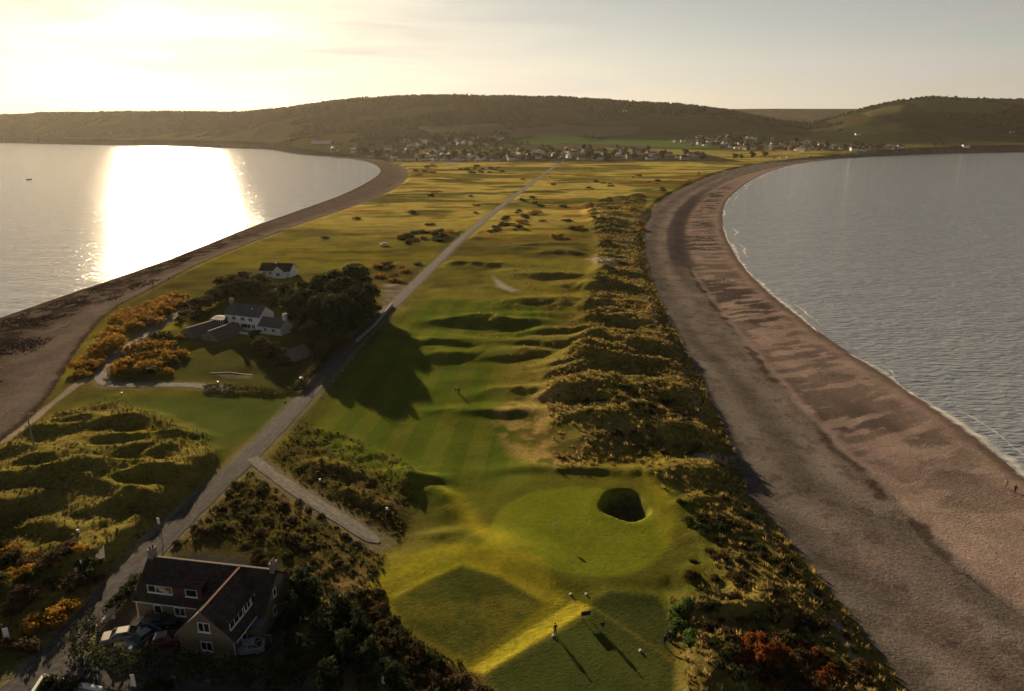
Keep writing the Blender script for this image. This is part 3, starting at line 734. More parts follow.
# ---------------- bushes
def bush_mesh(leaf, wdt, h, n, size, flat=1):
    L = [(random.uniform(-.3, .3) * wdt, random.uniform(-.3, .3) * wdt, h * random.uniform(.2, .5), wdt * random.uniform(.22, .34), wdt * random.uniform(.22, .34), h * random.uniform(.32, .52)) for _ in range(6)]
    return quads_mesh('bush', foliage(L, n, size, .2, 16, -.1), M[leaf])
BUSH = {k: [bush_mesh(k, 3.2, 1.7, 900, .17) for _ in range(3)] for k in ('leaf_orange', 'leaf_brown', 'leaf_olive', 'leaf_fern', 'leaf_rust', 'leaf_dark')}
def inpoly_pts(poly, n, z=G0):
    W = PP(poly, z); out = []; lo = W.min(0); hi = W.max(0); tries = 0
    while len(out) < n and tries < 60:
        q = rng.uniform(lo, hi, (n * 6, 2)); q = q[sdpoly(q[:, 0], q[:, 1], W) > 0]
        out += [tuple(p) for p in q]; tries += 1
    return out[:n]
def bushes(name, pts, kinds, sc_, label, group, cat='bush'):
    if not len(pts): return
    A = np.array(pts); Z, _, _, mm = height(A[:, 0], A[:, 1], True); kk = (mm['road'] > (1.1 if sc_ < 1.4 else 1.5) * sc_) & (mm['t1'] < -1) & (mm['t2'] < -1) & (mm['gd'] > 1.25); pts = [p for p, k in zip(pts, kk) if k]; Z = Z[kk]
    for (x0, y0), z0 in zip(pts, Z):
        o = link(name, random.choice(BUSH[random.choice(kinds)]), None, (x0, y0, z0 - .1), random.uniform(0, 6.28))
        k = sc_ * random.uniform(.6, 1.3); o.scale = (k, k * random.uniform(.8, 1.2), k * random.uniform(.7, 1.1) * (.72 if sc_ > 1.3 else 1))
        tag(o, label, cat, group)
bushes('gorse_bush', inpoly_pts([(104,345),(120,322),(150,303),(183,297),(186,303),(170,314),(140,330),(112,350),(94,374),(84,385),(82,372)], 84), ['leaf_orange','leaf_orange','leaf_orange','leaf_orange'], 1.8, 'orange gorse bush in the thicket between the left beach and the gravel track', 'gorse thicket beside the left beach')
bushes('gorse_bush', inpoly_pts([(115,380),(112,362),(132,347),(160,338),(180,340),(180,362),(160,380)], 42), ['leaf_orange','leaf_orange','leaf_olive','leaf_orange'], 1.8, 'orange gorse bush inside the bend of the gravel track', 'gorse inside the track bend')
bushes('gorse_bush', inpoly_pts([(170,318),(190,312),(215,318),(185,328)], 10), ['leaf_olive','leaf_brown'], 1.2, 'olive green gorse bush at the head of the gravel track', 'gorse at the head of the track')
bushes('gorse_bush', inpoly_pts([(390,240),(420,232),(462,234),(462,240),(425,245),(395,245)], 24), ['leaf_orange','leaf_olive'], 1.7, 'golden gorse bush on the far fairway left of the straight road', 'gorse on the far fairway left of the road')
bushes('gorse_bush', inpoly_pts([(345,268),(375,262),(425,264),(428,276),(400,282),(360,276)], 24), ['leaf_brown','leaf_olive','leaf_orange'], 1.4, 'brown green gorse bush beyond the dark grove beside the road', 'gorse beyond the grove')
bushes('gorse_bush', inpoly_pts([(487,228),(505,212),(530,210),(548,214),(540,226),(510,236),(490,238)], 24), ['leaf_dark','leaf_olive','leaf_brown','leaf_orange'], 1.6, 'dark gorse bush clumped right of the straight road', 'dark gorse right of the road')
bushes('gorse_bush', inpoly_pts([(455,172),(470,164),(500,168),(505,174),(475,178)], 13), ['leaf_dark','leaf_brown'], 3.0, 'dark distant gorse bush on the course just before the town', 'distant gorse before the town')
bushes('gorse_bush', inpoly_pts([(405,160),(440,166),(432,174),(412,176)], 10), ['leaf_orange','leaf_olive'], 2.6, 'distant yellow gorse bush behind the far end of the left beach', 'yellow gorse behind the far beach')
fp = []
for px, py, n in [(440,192,3),(425,196,2),(475,196,3),(520,190,3),(528,200,5),(540,205,5),(560,205,3),(600,183,5),(612,186,4),(590,190,4),(640,176,6),(655,182,6),(668,190,6),(630,212,6),(615,210,5),(575,228,4),(560,222,3),(635,230,4),(600,222,4),(525,178,3),(480,205,2),(362,222,3),(330,240,3),(430,225,3),(415,212,2),(560,240,3),(610,245,3),(585,170,3),(560,184,3),(690,180,5),(700,174,5),(470,215,3)]:
    for _ in range(max(1, n // 2)): fp.append(P(px + random.uniform(-7, 7), py + random.uniform(-2, 2), G0))
bushes('gorse_bush', fp, ['leaf_orange','leaf_olive','leaf_brown','leaf_olive'], 1.9, 'lone gorse bush scattered among the distant fairways', 'gorse scattered over the distant fairways')
bushes('scrub_bush', inpoly_pts([(-30,560),(60,555),(130,560),(125,580),(80,620),(20,655),(-30,660)], 70), ['leaf_brown','leaf_brown','leaf_olive','leaf_orange'], .75, 'low brown and orange scrub bush left of the road in the near corner', 'scrub on the near left verge')
bushes('scrub_bush', inpoly_pts([(165,545),(205,512),(245,475),(262,475),(372,548),(372,590),(290,575),(210,552)], 60), ['leaf_brown','leaf_olive','leaf_brown'], .45, 'low heathy scrub bush between the side road and the brown roofed house', 'scrub behind the brown roofed house')
bushes('scrub_bush', inpoly_pts([(380,600),(400,610),(430,640),(470,668),(530,690),(560,705),(430,720),(340,700),(330,640),(350,600)], 110), ['leaf_brown','leaf_olive','leaf_brown','leaf_dark'], .6, 'dark scrub bush on the bank between the house garden and the tees', 'scrub on the bank left of the tees')
bushes('bracken', inpoly_pts([(735,652),(800,650),(838,668),(845,700),(770,700),(735,680)], 46), ['leaf_rust','leaf_rust','leaf_brown'], .62, 'rust orange bracken clump at the bottom edge right of the tees', 'rust coloured bracken right of the tees', 'bracken')
bushes('fern_clump', inpoly_pts([(668,606),(700,612),(712,640),(690,655),(668,632)], 16), ['leaf_fern'], .55, 'bright green leafy clump at the right hand corner of the tee', 'bright green plants beside the tee', 'plant')
bushes('dune_bush', inpoly_pts([(680,500),(735,490),(800,565),(890,691),(830,700),(700,690),(690,600)], 120), ['leaf_olive','leaf_brown','leaf_dark','leaf_brown'], .55, 'small dark bush on the dune bank above the right hand beach', 'bushes on the dune bank above the beach')
bushes('dune_bush', inpoly_pts([(560,395),(640,390),(700,420),(728,450),(690,465),(600,440)], 36), ['leaf_brown','leaf_olive','leaf_olive'], .65, 'rounded brown bush in the hollows of the middle dunes', 'bushes in the middle dunes')

# ---------------- marram grass and rough (nobody could count it)
def tussocks(name, regions, label, m, gate=.35):
    pts = []; szs = []
    for poly, dens, s_ in regions:
        lo = poly.min(0); hi = poly.max(0); n = int((hi - lo).prod() * dens)
        q = rng.uniform(lo, hi, (n, 2)); q = q[sdpoly(q[:, 0], q[:, 1], poly) > -1]
        q = q[fbm(q[:, 0], q[:, 1], 6, 3, 81) + .25 * (rng.random(len(q)) - .5) > gate]
        pts.append(q); szs.append(np.full(len(q), s_))
    A = np.vstack(pts); s_ = np.concatenate(szs)
    Z, _, dgg, mm = height(A[:, 0], A[:, 1], True)
    ok = (mm['road'] > .8) & (dgg > -.5) & (mm['pads'] > .9) & (mm['gd'] > 1.5) & (mm['t1'] < -.5) & (mm['t2'] < -.3) & (mm['t3'] < -.3)
    A = A[ok]; Z = Z[ok]; s_ = s_[ok] * rng.uniform(.55, 1.35, ok.sum())
    nb = 9; n = len(A)
    ang = rng.uniform(0, 6.283, (n, nb)); lean = rng.uniform(.15, .75, (n, nb)); L_ = s_[:, None] * rng.uniform(.7, 1.1, (n, nb))
    wd = s_[:, None] * .13
    r0 = s_[:, None] * rng.uniform(0, .35, (n, nb))
    ca, sa = np.cos(ang), np.sin(ang)
    bx = A[:, :1] + ca * r0; by = A[:, 1:] + sa * r0; bz = Z[:, None] - .08 + 0 * ca
    tx = bx + ca * L_ * lean; ty = by + sa * L_ * lean; tz = bz + L_ * np.sqrt(1 - lean ** 2 * .8)
    mx_ = (bx + tx) / 2 - ca * L_ * .08; my_ = (by + ty) / 2 - sa * L_ * .08; mz_ = bz + (tz - bz) * .6
    v = np.stack([np.stack([bx - sa * wd, by + ca * wd, bz], -1), np.stack([bx + sa * wd, by - ca * wd, bz], -1),
                  np.stack([mx_ + sa * wd * .8, my_ - ca * wd * .8, mz_], -1), np.stack([tx, ty, tz], -1)], 2)
    o = link(name, quads_mesh(name, v.reshape(-1, 4, 3), m)); tag(o, label, 'grass', kind='stuff'); return len(A)
tussocks('marram_grass', [(PP([(545,390),(590,340),(600,300),(642,250),(650,280),(690,360),(735,455),(742,490),(800,555),(905,691),(700,720),(672,600),(678,500),(640,462),(560,470)], G0), 1.1, .66),
                          (PP([(595,205),(645,200),(642,250),(610,300),(600,260)], G0), .2, .8), (PP([(470,330),(520,262),(600,262),(600,345),(545,385)], G0), .10, .5)],
         'golden marram grass over the dunes beside the right hand beach', M['straw'])
M['heath'] = leafmat('heath', (.05, .052, .016), (.19, .15, .045), 3)
tussocks('rough_grass', [(DUNES_L, 1.2, .40), (DUNES_R, .45, .5), (SCRUB_C, 1.5, .5), (SCRUB_C2, 1.3, .42)], 'tawny and green rough grass over the dunes and around the side road', M['heath'], .3)

# ---------------- hedges
def hedge(name, pl, wdt, h, label, leaf='leaf_dark', n=900):
    pl = np.array(pl); L = []
    for a, b in zip(pl[:-1], pl[1:]):
        d_ = np.hypot(*(b - a)); k = max(1, int(d_ / (wdt * .55)))
        for i in range(k):
            p = a + (b - a) * (i + .5) / k + rng.normal(0, .15, 2)
            L.append((p[0], p[1], hz(*p) + h * .45, wdt * random.uniform(.5, .65), wdt * random.uniform(.5, .65), h * random.uniform(.45, .62)))
    V = foliage(L, n * len(L) // 3, .15, .2, 26, -9)
    c = V.reshape(-1, 3).mean(0); c[2] = hz(c[0], c[1]); o = link(name, quads_mesh(name, V - c, M[leaf]), None, c)
    return tag(o, label, 'hedge')
hedge('hedge', PP([(76,658),(120,664),(180,667),(232,674),(278,684)], G0 + 1), 2.6, 2.9, 'long tall dark hedge between the lane and the parked cars')
hedge('hedge', PP([(72,652),(84,634),(100,622)], G0 + .8), 2.6, 2.6, 'short dark clipped hedge at the corner of road and lane')
hedge('hedge', PP([(112,610),(128,590),(138,577)], G0 + .5), 1.4, 1.3, 'low dark roadside hedge beside the gable end of the brown roofed house')
hedge('hedge', PP([(300,386),(316,368),(336,350),(352,340)], G0 + .5), 2.2, 1.8, 'brown hedge along the road below the dark grove', 'leaf_hedge', 500)
hedge('hedge', PP([(205,388),(240,389),(275,392),(300,390)], G0), 2.0, 1.0, 'low ragged hedge across the farmhouse lawn', 'leaf_hedge', 400)
GT = [tree_mesh(5, 5.5, 3800, 'leaf_dark', .17, 10, .02) for _ in range(3)]
for i, (px, py, k) in enumerate([(308,606,1.15),(340,622,.8),(322,640,.8),(360,636,.75),(300,660,.7),(345,662,.8),(372,664,.7),(330,690,.8),(395,690,.7),(296,622,.8),(285,690,.7)]):
    tree(px, py, k, ('large round dark tree beside the chimney gable of the brown roofed house' if i == 0 else 'dark garden tree in the shade right of the brown roofed house'),
         None if i == 0 else 'dark garden trees right of the house', random.choice(GT))
for i, (px, py) in enumerate([(52,684),(62,686),(73,687),(150,690),(165,692)]):
    o = link('shrub', random.choice(BUSH['leaf_dark']), None, (*P(px, py, G0), G0 - .1), i); o.scale = (.55, .55, .7)
    tag(o, 'small dark clipped shrub on the pale forecourt beside the lane', 'shrub', 'clipped shrubs beside the lane')

# ---------------- windows and houses
def window(parent, x0, x1, z0, z1, y, face, panes=2, name='window', fm='wpaint', t=.09):
    """window on wall plane; face = ('y',-1) etc; x is the coordinate along the wall"""
    ax, sg = face
    def bx(mb, a0, a1, b0, b1, d0, d1, m=0):
        lo, hi = min(d0, d1), max(d0, d1)
        if ax == 'y': mb.box(a0, a1, lo, hi, b0, b1, m)
        else: mb.box(lo, hi, a0, a1, b0, b1, m)
    f = MB(); d0 = y - sg * .02; d1 = y + sg * .07
    bx(f, x0, x0 + t, z0, z1, d0, d1); bx(f, x1 - t, x1, z0, z1, d0, d1); bx(f, x0 + t, x1 - t, z1 - t, z1, d0, d1); bx(f, x0 + t, x1 - t, z0, z0 + t, d0, d1)
    for i in range(1, panes):
        xc = x0 + (x1 - x0) * i / panes; bx(f, xc - t * .4, xc + t * .4, z0 + t, z1 - t, d0, d1 - sg * .01)
    fr = f.obj(name, M[fm], parent)
    g = MB(); bx(g, x0 + t * .6, x1 - t * .6, z0 + t * .6, z1 - t * .6, y - sg * .015, y + sg * .03); g.obj('pane', M['glass'], fr)
    s_ = MB(); bx(s_, x0 - .08, x1 + .08, z0 - .1, z0 - .003, y - sg * .01, y + sg * .13); s_.obj('sill', M['wpaint'], fr)
    return fr
def roof_pair(mb, x0, x1, yc, hw, ze, zr, ov=.35, t=.16, m=0):
    """gable roof, ridge along x"""
    sl = (zr - ze) / hw; ye = hw + ov; zo = ze - sl * ov
    mb.prism([(yc - ye, zo), (yc, zr), (yc + ye, zo), (yc + ye, zo + t), (yc, zr + t * 1.3), (yc - ye, zo + t)], 'x', x0 - ov * .6, x1 + ov * .6, m)
def gable_walls(mb, x0, x1, yc, hw, ze, zr, z0=-.4, m=0):
    mb.prism([(yc - hw, z0), (yc + hw, z0), (yc + hw, ze), (yc, zr - .02), (yc - hw, ze)], 'x', x0, x1, m)
def chimney(parent, x, y, z0, z1, w_=.55, m='stonewall', pots=2):
    c = MB().box(x - w_ / 2, x + w_ / 2, y - w_ * .8, y + w_ * .8, z0, z1).box(x - w_ / 2 - .07, x + w_ / 2 + .07, y - w_ * .8 - .07, y + w_ * .8 + .07, z1, z1 + .13).obj('chimney', M[m], parent)
    for i in range(pots):
        yy = y + (i - (pots - 1) / 2) * .5
        MB().tube((x, yy, z1 + .12), (x, yy, z1 + .55), .13, .11, 8).obj('chimney_pot', M['red_tile'], c)
    return c
# brown roofed house, T plan: x along main ridge, wing towards -y
hx, hy = -34.0, 73.1
H = empty('house', (hx, hy, G0), R(-9.7), 'brown roofed house with front gable wing and white dormer windows by the near road', 'house')
wm = MB(); gable_walls(wm, -12.6, 4.7, 0, 3.6, 2.9, 6.3)
wm.v += []; main_wall = wm.obj('wall', M['brown_brick'], H)
wg = MB(); wg.prism([(-3.5, -.4), (3.5, -.4), (3.5, 2.9), (0, 6.2), (-3.5, 2.9)], 'y', -8.3, -3.4); wg.obj('wall', M['brown_brick'], H)
rm = MB(); roof_pair(rm, -12.6, 4.7, 0, 3.6, 2.9, 6.3); rf = rm.obj('roof', M['brown_tile'], H)
rw = MB(); sl = 3.3 / 3.5; ye = 3.85; zo = 2.9 - sl * .35
rw.prism([(-ye, zo + .03), (0, 6.23), (ye, zo + .03), (ye, zo + .19), (0, 6.45), (-ye, zo + .19)], 'y', -8.55, -.1); rfw = rw.obj('roof', M['brown_tile'], H)
MB().box(-.14, .14, -8.56, -.2, 6.40, 6.53).obj('ridge_tiles', M['red_tile'], rfw)
MB().box(-12.8, 4.9, -.14, .14, 6.46, 6.56).obj('ridge_tiles', M['timber'], rf)
# white barge boards on the front gable
bb = MB(); bb.prism([(-ye, zo - .12), (0, 6.1), (ye, zo - .12), (ye, zo + .10), (0, 6.33), (-ye, zo + .10)], 'y', -8.62, -8.552); bb.obj('barge_board', M['timber'], H)
chimney(rf, -12.35, .2, 5.6, 7.4, .6); chimney(rf, 4.4, .1, 5.6, 7.4, .6)
# dormer band on the main roof, facing the viewer (-y)
dm = MB(); dm.prism([(-3.05, 3.35), (-3.05, 4.75), (-.9, 5.35), (-.9, 4.5), (-1.8, 4.2)], 'x', -11.2, -3.6); D1 = dm.obj('dormer', M['red_clad'], H)
MB().prism([(-3.25, 4.74), (-3.25, 4.86), (-.85, 5.55), (-.85, 5.42)], 'x', -11.35, -3.55).obj('dormer_roof', M['brown_tile'], D1)
window(H, -11.1, -7.7, 3.55, 4.65, -3.05, ('y', -1), 3); window(H, -5.9, -4.3, 3.55, 4.65, -3.05, ('y', -1), 1)
window(H, -10.2, -9.1, 1.0, 2.2, -3.6, ('y', -1), 1); window(H, -7.4, -5.9, 1.0, 2.2, -3.6, ('y', -1), 2)
MB().box(-5.2, -4.3, -3.66, -3.58, 0, 2.1).obj('door', M['timber'], H)
# long dormer on the right slope of the wing (+x)
dm = MB(); dm.prism([(2.9, 3.5), (2.9, 4.75), (.9, 5.35), (.9, 4.9), (1.6, 4.4)], 'y', -7.9, -2.2); D2 = dm.obj('dormer', M['brown_tile'], H)
MB().prism([(3.1, 4.74), (3.1, 4.86), (.8, 5.60), (.8, 5.45)], 'y', -8.0, -2.1).obj('dormer_roof', M['brown_tile'], D2)
window(H, -7.8, -5.0, 3.6, 4.65, 2.9, ('x', 1), 3); window(H, -4.7, -3.4, 3.6, 4.65, 2.9, ('x', 1), 2); window(H, -3.2, -2.3, 3.6, 4.65, 2.9, ('x', 1), 1)
window(H, -.75, .75, 3.45, 4.75, -8.3, ('y', -1), 2); window(H, -.75, .75, .85, 2.1, -8.3, ('y', -1), 2)
window(H, -1.2, -.5, 3.3, 4.4, 4.7, ('x', 1), 1); window(H, -1.6, -.9, .9, 2.1, 4.7, ('x', 1), 1)
window(H, -6.8, -5.8, .9, 2.0, 3.5, ('x', 1), 1)
dp = MB(); 
for x_, y_ in ((-12.5, -3.78), (-3.55, -3.75), (3.55, -8.38), (3.62, -3.8)): dp.tube((x_, y_, 0), (x_, y_, 2.75), .05, .05, 6)
dp.obj('drainpipe', M['wpaint'], H)
MB().tube((-12.7, -3.98, 2.62), (-3.9, -3.98, 2.62), .06, .06, 6).obj('gutter', M['wpaint'], H)
MB().tube((3.92, -8.4, 2.58), (3.92, -3.8, 2.58), .06, .06, 6).obj('gutter', M['wpaint'], H)
pr = MB(); pr.box(3.6, 5.2, -5.6, -3.7, -.3, 2.3); pr.obj('porch', M['brown_brick'], H); MB().box(3.55, 5.4, -5.8, -3.65, 2.3, 2.45).obj('porch_roof', M['slate'], H)

# white farmhouse
fx, fy, fz = hit(228, 338)
ax0, ay0 = P(231, 303, G0 + 7.2); bx0, by0 = P(265.5, 306.6, G0 + 7.2)
fa = math.atan2(by0 - ay0, bx0 - ax0); fl = math.hypot(bx0 - ax0, by0 - ay0)
Fh = empty('farmhouse', ((ax0 + bx0) / 2, (ay0 + by0) / 2, G0), fa, 'white two storey farmhouse with slate roof, sun room and lower wing beside the dark grove', 'house')
hl = fl / 2; hw = 3.3
w_ = MB(); gable_walls(w_, -hl, hl, 0, hw, 4.7, 7.2); w_.obj('wall', M['white'], Fh)
r_ = MB(); roof_pair(r_, -hl, hl, 0, hw, 4.7, 7.2, .25); fr_ = r_.obj('roof', M['slate'], Fh)
chimney(fr_, -hl + .3, 0, 6.7, 8.5, .7, 'stonewall'); MB().box(2.3, 2.8, -1.5, -1.1, 6.3, 6.65).obj('skylight', M['wpaint'], fr_)
for xx in (-3.0, .2, 3.2): window(Fh, xx - .75, xx + .75, 3.0, 4.2, -hw, ('y', -1), 2, fm='wpaint')
window(Fh, -.6, 3.0, .9, 2.2, -hw, ('y', -1), 3); window(Fh, 3.4, 4.6, .9, 2.2, -hw, ('y', -1), 2) if hl > 5 else None
MB().box(-2.4, -1.5, -hw - .05, -hw + .02, 0, 2.1).obj('door', M['timber'], Fh)
sr = MB().box(-hl - 3.6, -hl + 1.0, -hw - 2.2, -hw + 2.4, -.3, 1.7).obj('sun_room', M['white'], Fh)
g_ = MB().box(-hl - 3.55, -hl + .95, -hw - 2.15, -hw + 2.35, 1.7, 3.0).obj('sun_room_glass', M['glass'], sr)
mu = MB()
for i in range(7):
    xx = -hl - 3.6 + i * .75; mu.box(xx, xx + .1, -hw - 2.22, -hw - 2.14, 1.7, 3.0)
mu.obj('mullion', M['wpaint'], sr)
MB().prism([(-hw - 2.4, 3.0), (-hw - 2.4, 3.12), (-hw + .1, 3.75), (-hw + 2.5, 3.12), (-hw + 2.5, 3.0)], 'x', -hl - 3.8, -hl + 1.1).obj('sun_room_roof', M['slate'], sr)
wgx = hl
w_ = MB(); gable_walls(w_, wgx + .05, wgx + 8.2, -1.6, 2.7, 2.4, 4.4); w_.obj('wall', M['white'], Fh)
r_ = MB(); roof_pair(r_, wgx + .1, wgx + 8.2, -1.6, 2.7, 2.4, 4.4, .2); r2 = r_.obj('roof', M['slate'], Fh)
chimney(r2, wgx + 8.0, -1.6, 3.9, 6.0, .75, 'white'); window(Fh, wgx + 2, wgx + 3.2, .9, 1.9, -4.3, ('y', -1), 2); window(Fh, wgx + 5, wgx + 6.2, .9, 1.9, -4.3, ('y', -1), 2)
MB().box(-1, hl + .5, -hw - 3.6, -hw - 3.35, -.3, .8).obj('terrace_wall', M['white'], Fh)
# stone barns with low gables in front
M['lich'] = mat('lichen_slate', (.17, .145, .13), .85, .3, 2, bump=.03)
for (p0, p1, hw_, lab) in (((186,328),(217,319),2.9,'left of the two low stone barns below the white farmhouse sun room'), ((208,331),(234,322),3.1,'right of the two low stone barns with a pinkish ridge below the white farmhouse')):
    a = np.array(P(*p0, G0 + 3)); b_ = np.array(P(*p1, G0 + 3)); an = math.atan2(*(b_ - a)[::-1]); L_ = min(15, np.hypot(*(b_ - a)))
    B_ = empty('barn', (*a, G0), an, lab, 'barn')
    m_ = MB(); gable_walls(m_, 0, L_, 0, hw_, 1.2, 2.7); m_.obj('wall', M['stonewall'], B_)
    m_ = MB(); roof_pair(m_, 0, L_, 0, hw_, 1.2, 2.7, .15); rr = m_.obj('roof', M['lich'], B_)
    MB().box(-.1, L_ + .1, -.16, .16, 2.88, 3.02).obj('ridge_tiles', M['red_tile'], rr)
    MB().box(-.06, .02, -.55, .55, -.1, 1.7).obj('door', M['timber'], B_)
hx2, hy2, _ = hit(297, 358)
B_ = empty('stone_hut', (hx2, hy2, G0), R(60), 'small roofed stone hut among the trees below the farmhouse wing', 'hut')
m_ = MB(); gable_walls(m_, -2.6, 2.6, 0, 2.0, 1.9, 3.0); m_.obj('wall', M['stonewall'], B_); m_ = MB(); roof_pair(m_, -2.6, 2.6, 0, 2.0, 1.9, 3.0, .15); m_.obj('roof', M['lich'], B_)
MB().box(-.5, .5, -2.05, -1.98, 0, 1.8).obj('door', M['timber'], B_)
x0, y0, z0 = hit(302, 384)
B_ = empty('white_hut', (x0, y0, G0), R(10), 'tiny white utility hut beside the road below the grove', 'hut')
B_.scale = (.75, .75, .9); MB().box(-.6, .6, -.5, .5, -.2, 1.6).obj('wall', M['cream'], B_); MB().prism([(-.62, 1.6), (.62, 1.6), (.62, 1.72), (0, 1.95), (-.62, 1.72)], 'y', -.6, .6).obj('roof', M['stripes'], B_); MB().box(-.3, .3, -.53, -.49, 0, 1.3).obj('door', M['greywood'], B_)
# distant white bungalow
x0, y0, z0 = hit(278, 276)
B_ = empty('bungalow', (x0, y0, G0), R(-8), 'white bungalow with brown roof standing alone beyond the farmhouse trees', 'house')
m_ = MB(); gable_walls(m_, -7, 6.5, 1.5, 3.6, 2.7, 5.0); m_.obj('wall', M['white'], B_)
m_ = MB(); roof_pair(m_, -7, 6.5, 1.5, 3.6, 2.7, 5.0, .3); rr = m_.obj('roof', M['brown_tile'], B_); chimney(rr, -1, 1.5, 4.6, 6.2, .6, 'white')
m_ = MB(); m_.prism([(-2.6, -.4), (2.6, -.4), (2.6, 2.7), (0, 5.0), (-2.6, 2.7)], 'y', -4.5, 1.5); m_.obj('wall', M['white'], B_, (2.4, 0, .01))
m_ = MB(); m_.prism([(-2.9, 2.45), (0, 5.03), (2.9, 2.45), (2.9, 2.6), (0, 5.22), (-2.9, 2.6)], 'y', -4.7, 1.5); m_.obj('roof', M['brown_tile'], B_, (2.4, 0, .01))
window(B_, 1.6, 3.2, 1.0, 2.2, -4.5, ('y', -1), 2); window(B_, -5.5, -4.0, 1.0, 2.2, -2.1, ('y', -1), 2); window(B_, -3.0, -1.6, 1.0, 2.2, -2.1, ('y', -1), 2)

# ---------------- cars
def car_parts(pname, L=4.2, W=1.75, Hh=1.45, estate=False):
    pm = paint(*pname)
    prof = [(-L/2, .35), (-L/2, .78), (-L/2+.1, .92), (-L/2+1.05, .98), (L/2-.7, .98) if not estate else (L/2-.3, .98), (L/2-.05, .92), (L/2, .6), (L/2-.02, .32)]
    # body loft across width
    v = []; f = []; n = len(prof); secs = [(-W/2, .90, .06), (-W/2+.12, 1, 0), (W/2-.12, 1, 0), (W/2, .90, .06)]
    for yy, k, dz in secs: v += [(p[0] * (k * .03 + .97), yy, p[1] - (dz if p[1] > .7 else -dz * .5)) for p in prof]
    for i in range(3):
        for j in range(n): f.append((i*n + j, i*n + (j+1) % n, (i+1)*n + (j+1) % n, (i+1)*n + j))
    f += [tuple(range(n))[::-1], tuple(range(3*n, 4*n))]
    body = mk_mesh('body', v, f, pm)
    x0, x1, x2, x3 = -L/2 + .95, -L/2 + 1.75, (L/2 - 1.15 if not estate else L/2 - .75), L/2 - .35
    z0, z1 = .96, Hh
    def cab(ins, za, zb, t=0):
        a = W/2 - .10 - ins; b_ = W/2 - .26 - ins
        return [(x0 + t, -a, za), (x3 - t, -a, za), (x3 - t, a, za), (x0 + t, a, za), (x1, -b_, zb), (x2, -b_, zb), (x2, b_, zb), (x1, b_, zb)]
    q = [(0,3,2,1),(0,1,5,4),(1,2,6,5),(2,3,7,6),(3,0,4,7),(4,5,6,7)]
    glass = MB().add(cab(.02, z0, z1 - .05, .02), q).mesh('glass', M['glass'])
    rf_ = MB().add([(x1 - .06, -W/2+.24, z1 - .05), (x2 + .08, -W/2+.24, z1 - .05), (x2 + .08, W/2-.24, z1 - .05), (x1 - .06, W/2-.24, z1 - .05), (x1 + .08, -W/2+.32, z1 + .02), (x2 - .05, -W/2+.32, z1 + .02), (x2 - .05, W/2-.32, z1 + .02), (x1 + .08, W/2-.32, z1 + .02)], q)
    for s_ in (-1, 1):
        a = (W/2 - .10) * s_; b_ = (W/2 - .26) * s_
        for xa, xb in ((x0, x1), (x3, x2)): rf_.tube((xa, a, z0), (xb, b_, z1 - .03), .045, .04, 5)
        xm = (x1 + x2) / 2; rf_.tube((xm, a, z0), (xm, b_, z1 - .03), .035, .035, 5)
    rf_ = rf_.mesh('roof', pm)
    tyre = MB().tube((0, -.1, 0), (0, .1, 0), .32, .32, 18).mesh('tyre', M['black']); rim = MB().tube((0, -.115, 0), (0, .115, 0), .2, .2, 12).mesh('rim', M['chrome'])
    hl_ = MB().box(-L/2 - .02, -L/2 + .12, -.17, .17, .62, .78).mesh('headlight', M['lamp']); tl = MB().box(L/2 - .1, L/2 + .015, -.14, .14, .65, .85).mesh('tail_light', M['redlamp'])
    mir = MB().box(-.07, .07, -.09, .09, -.06, .06).mesh('mirror', pm)
    return dict(body=body, glass=glass, roof=rf_, tyre=tyre, rim=rim, hl=hl_, tl=tl, mir=mir, L=L, W=W, x0=x0)
def car(pname, px, py, rz, label, zoff=0, **k):
    c = car_parts(pname, **k); x0, y0 = P(px, py, G0); 
    o = empty('parked_car', (x0, y0, hz(x0, y0) + .02 + zoff), rz, label, 'car')
    b_ = link('body', c['body'], o); link('glass', c['glass'], o); link('roof', c['roof'], o)
    for sx in (-1, 1):
        for sy in (-1, 1):
            w_ = link('wheel', c['rim'], o, (sx * (c['L']/2 - .8), sy * (c['W']/2 - .1), .32)); link('tyre', c['tyre'], w_)
    for sy in (-1, 1):
        link('headlight', c['hl'], o, (0, sy * (c['W']/2 - .32), 0)); link('tail_light', c['tl'], o, (0, sy * (c['W']/2 - .28), 0))
        link('mirror', c['mir'], o, (c['x0'] + .35, sy * (c['W']/2 + .06), 1.02))
    return o
car(('silver', (.42, .38, .32)), 122, 640, R(15), 'pale silver hatchback parked nearest the road behind the long hedge')
car(('blue', (.06, .08, .13)), 143, 643, R(62), 'dark blue car between the silver hatchback and the red car')
car(('red', (.18, .015, .02)), 166, 644, R(198), 'red car parked against the front gable wing')
car(('dark', (.03, .032, .035)), 158, 626, R(186), 'black estate car parked close under the front wall of the house', estate=True, L=4.5)
car(('grey_blue', (.28, .33, .40)), 247, 652, R(12), 'grey blue car parked right of the front gable wing')
car(('white', (.6, .6, .6)), 384, 246, R(10), 'white car standing alone beyond the gorse on the far left fairway')
car(('far', (.04, .03, .03)), 550, 177, R(75), 'dark car far away on the straight road near the town')

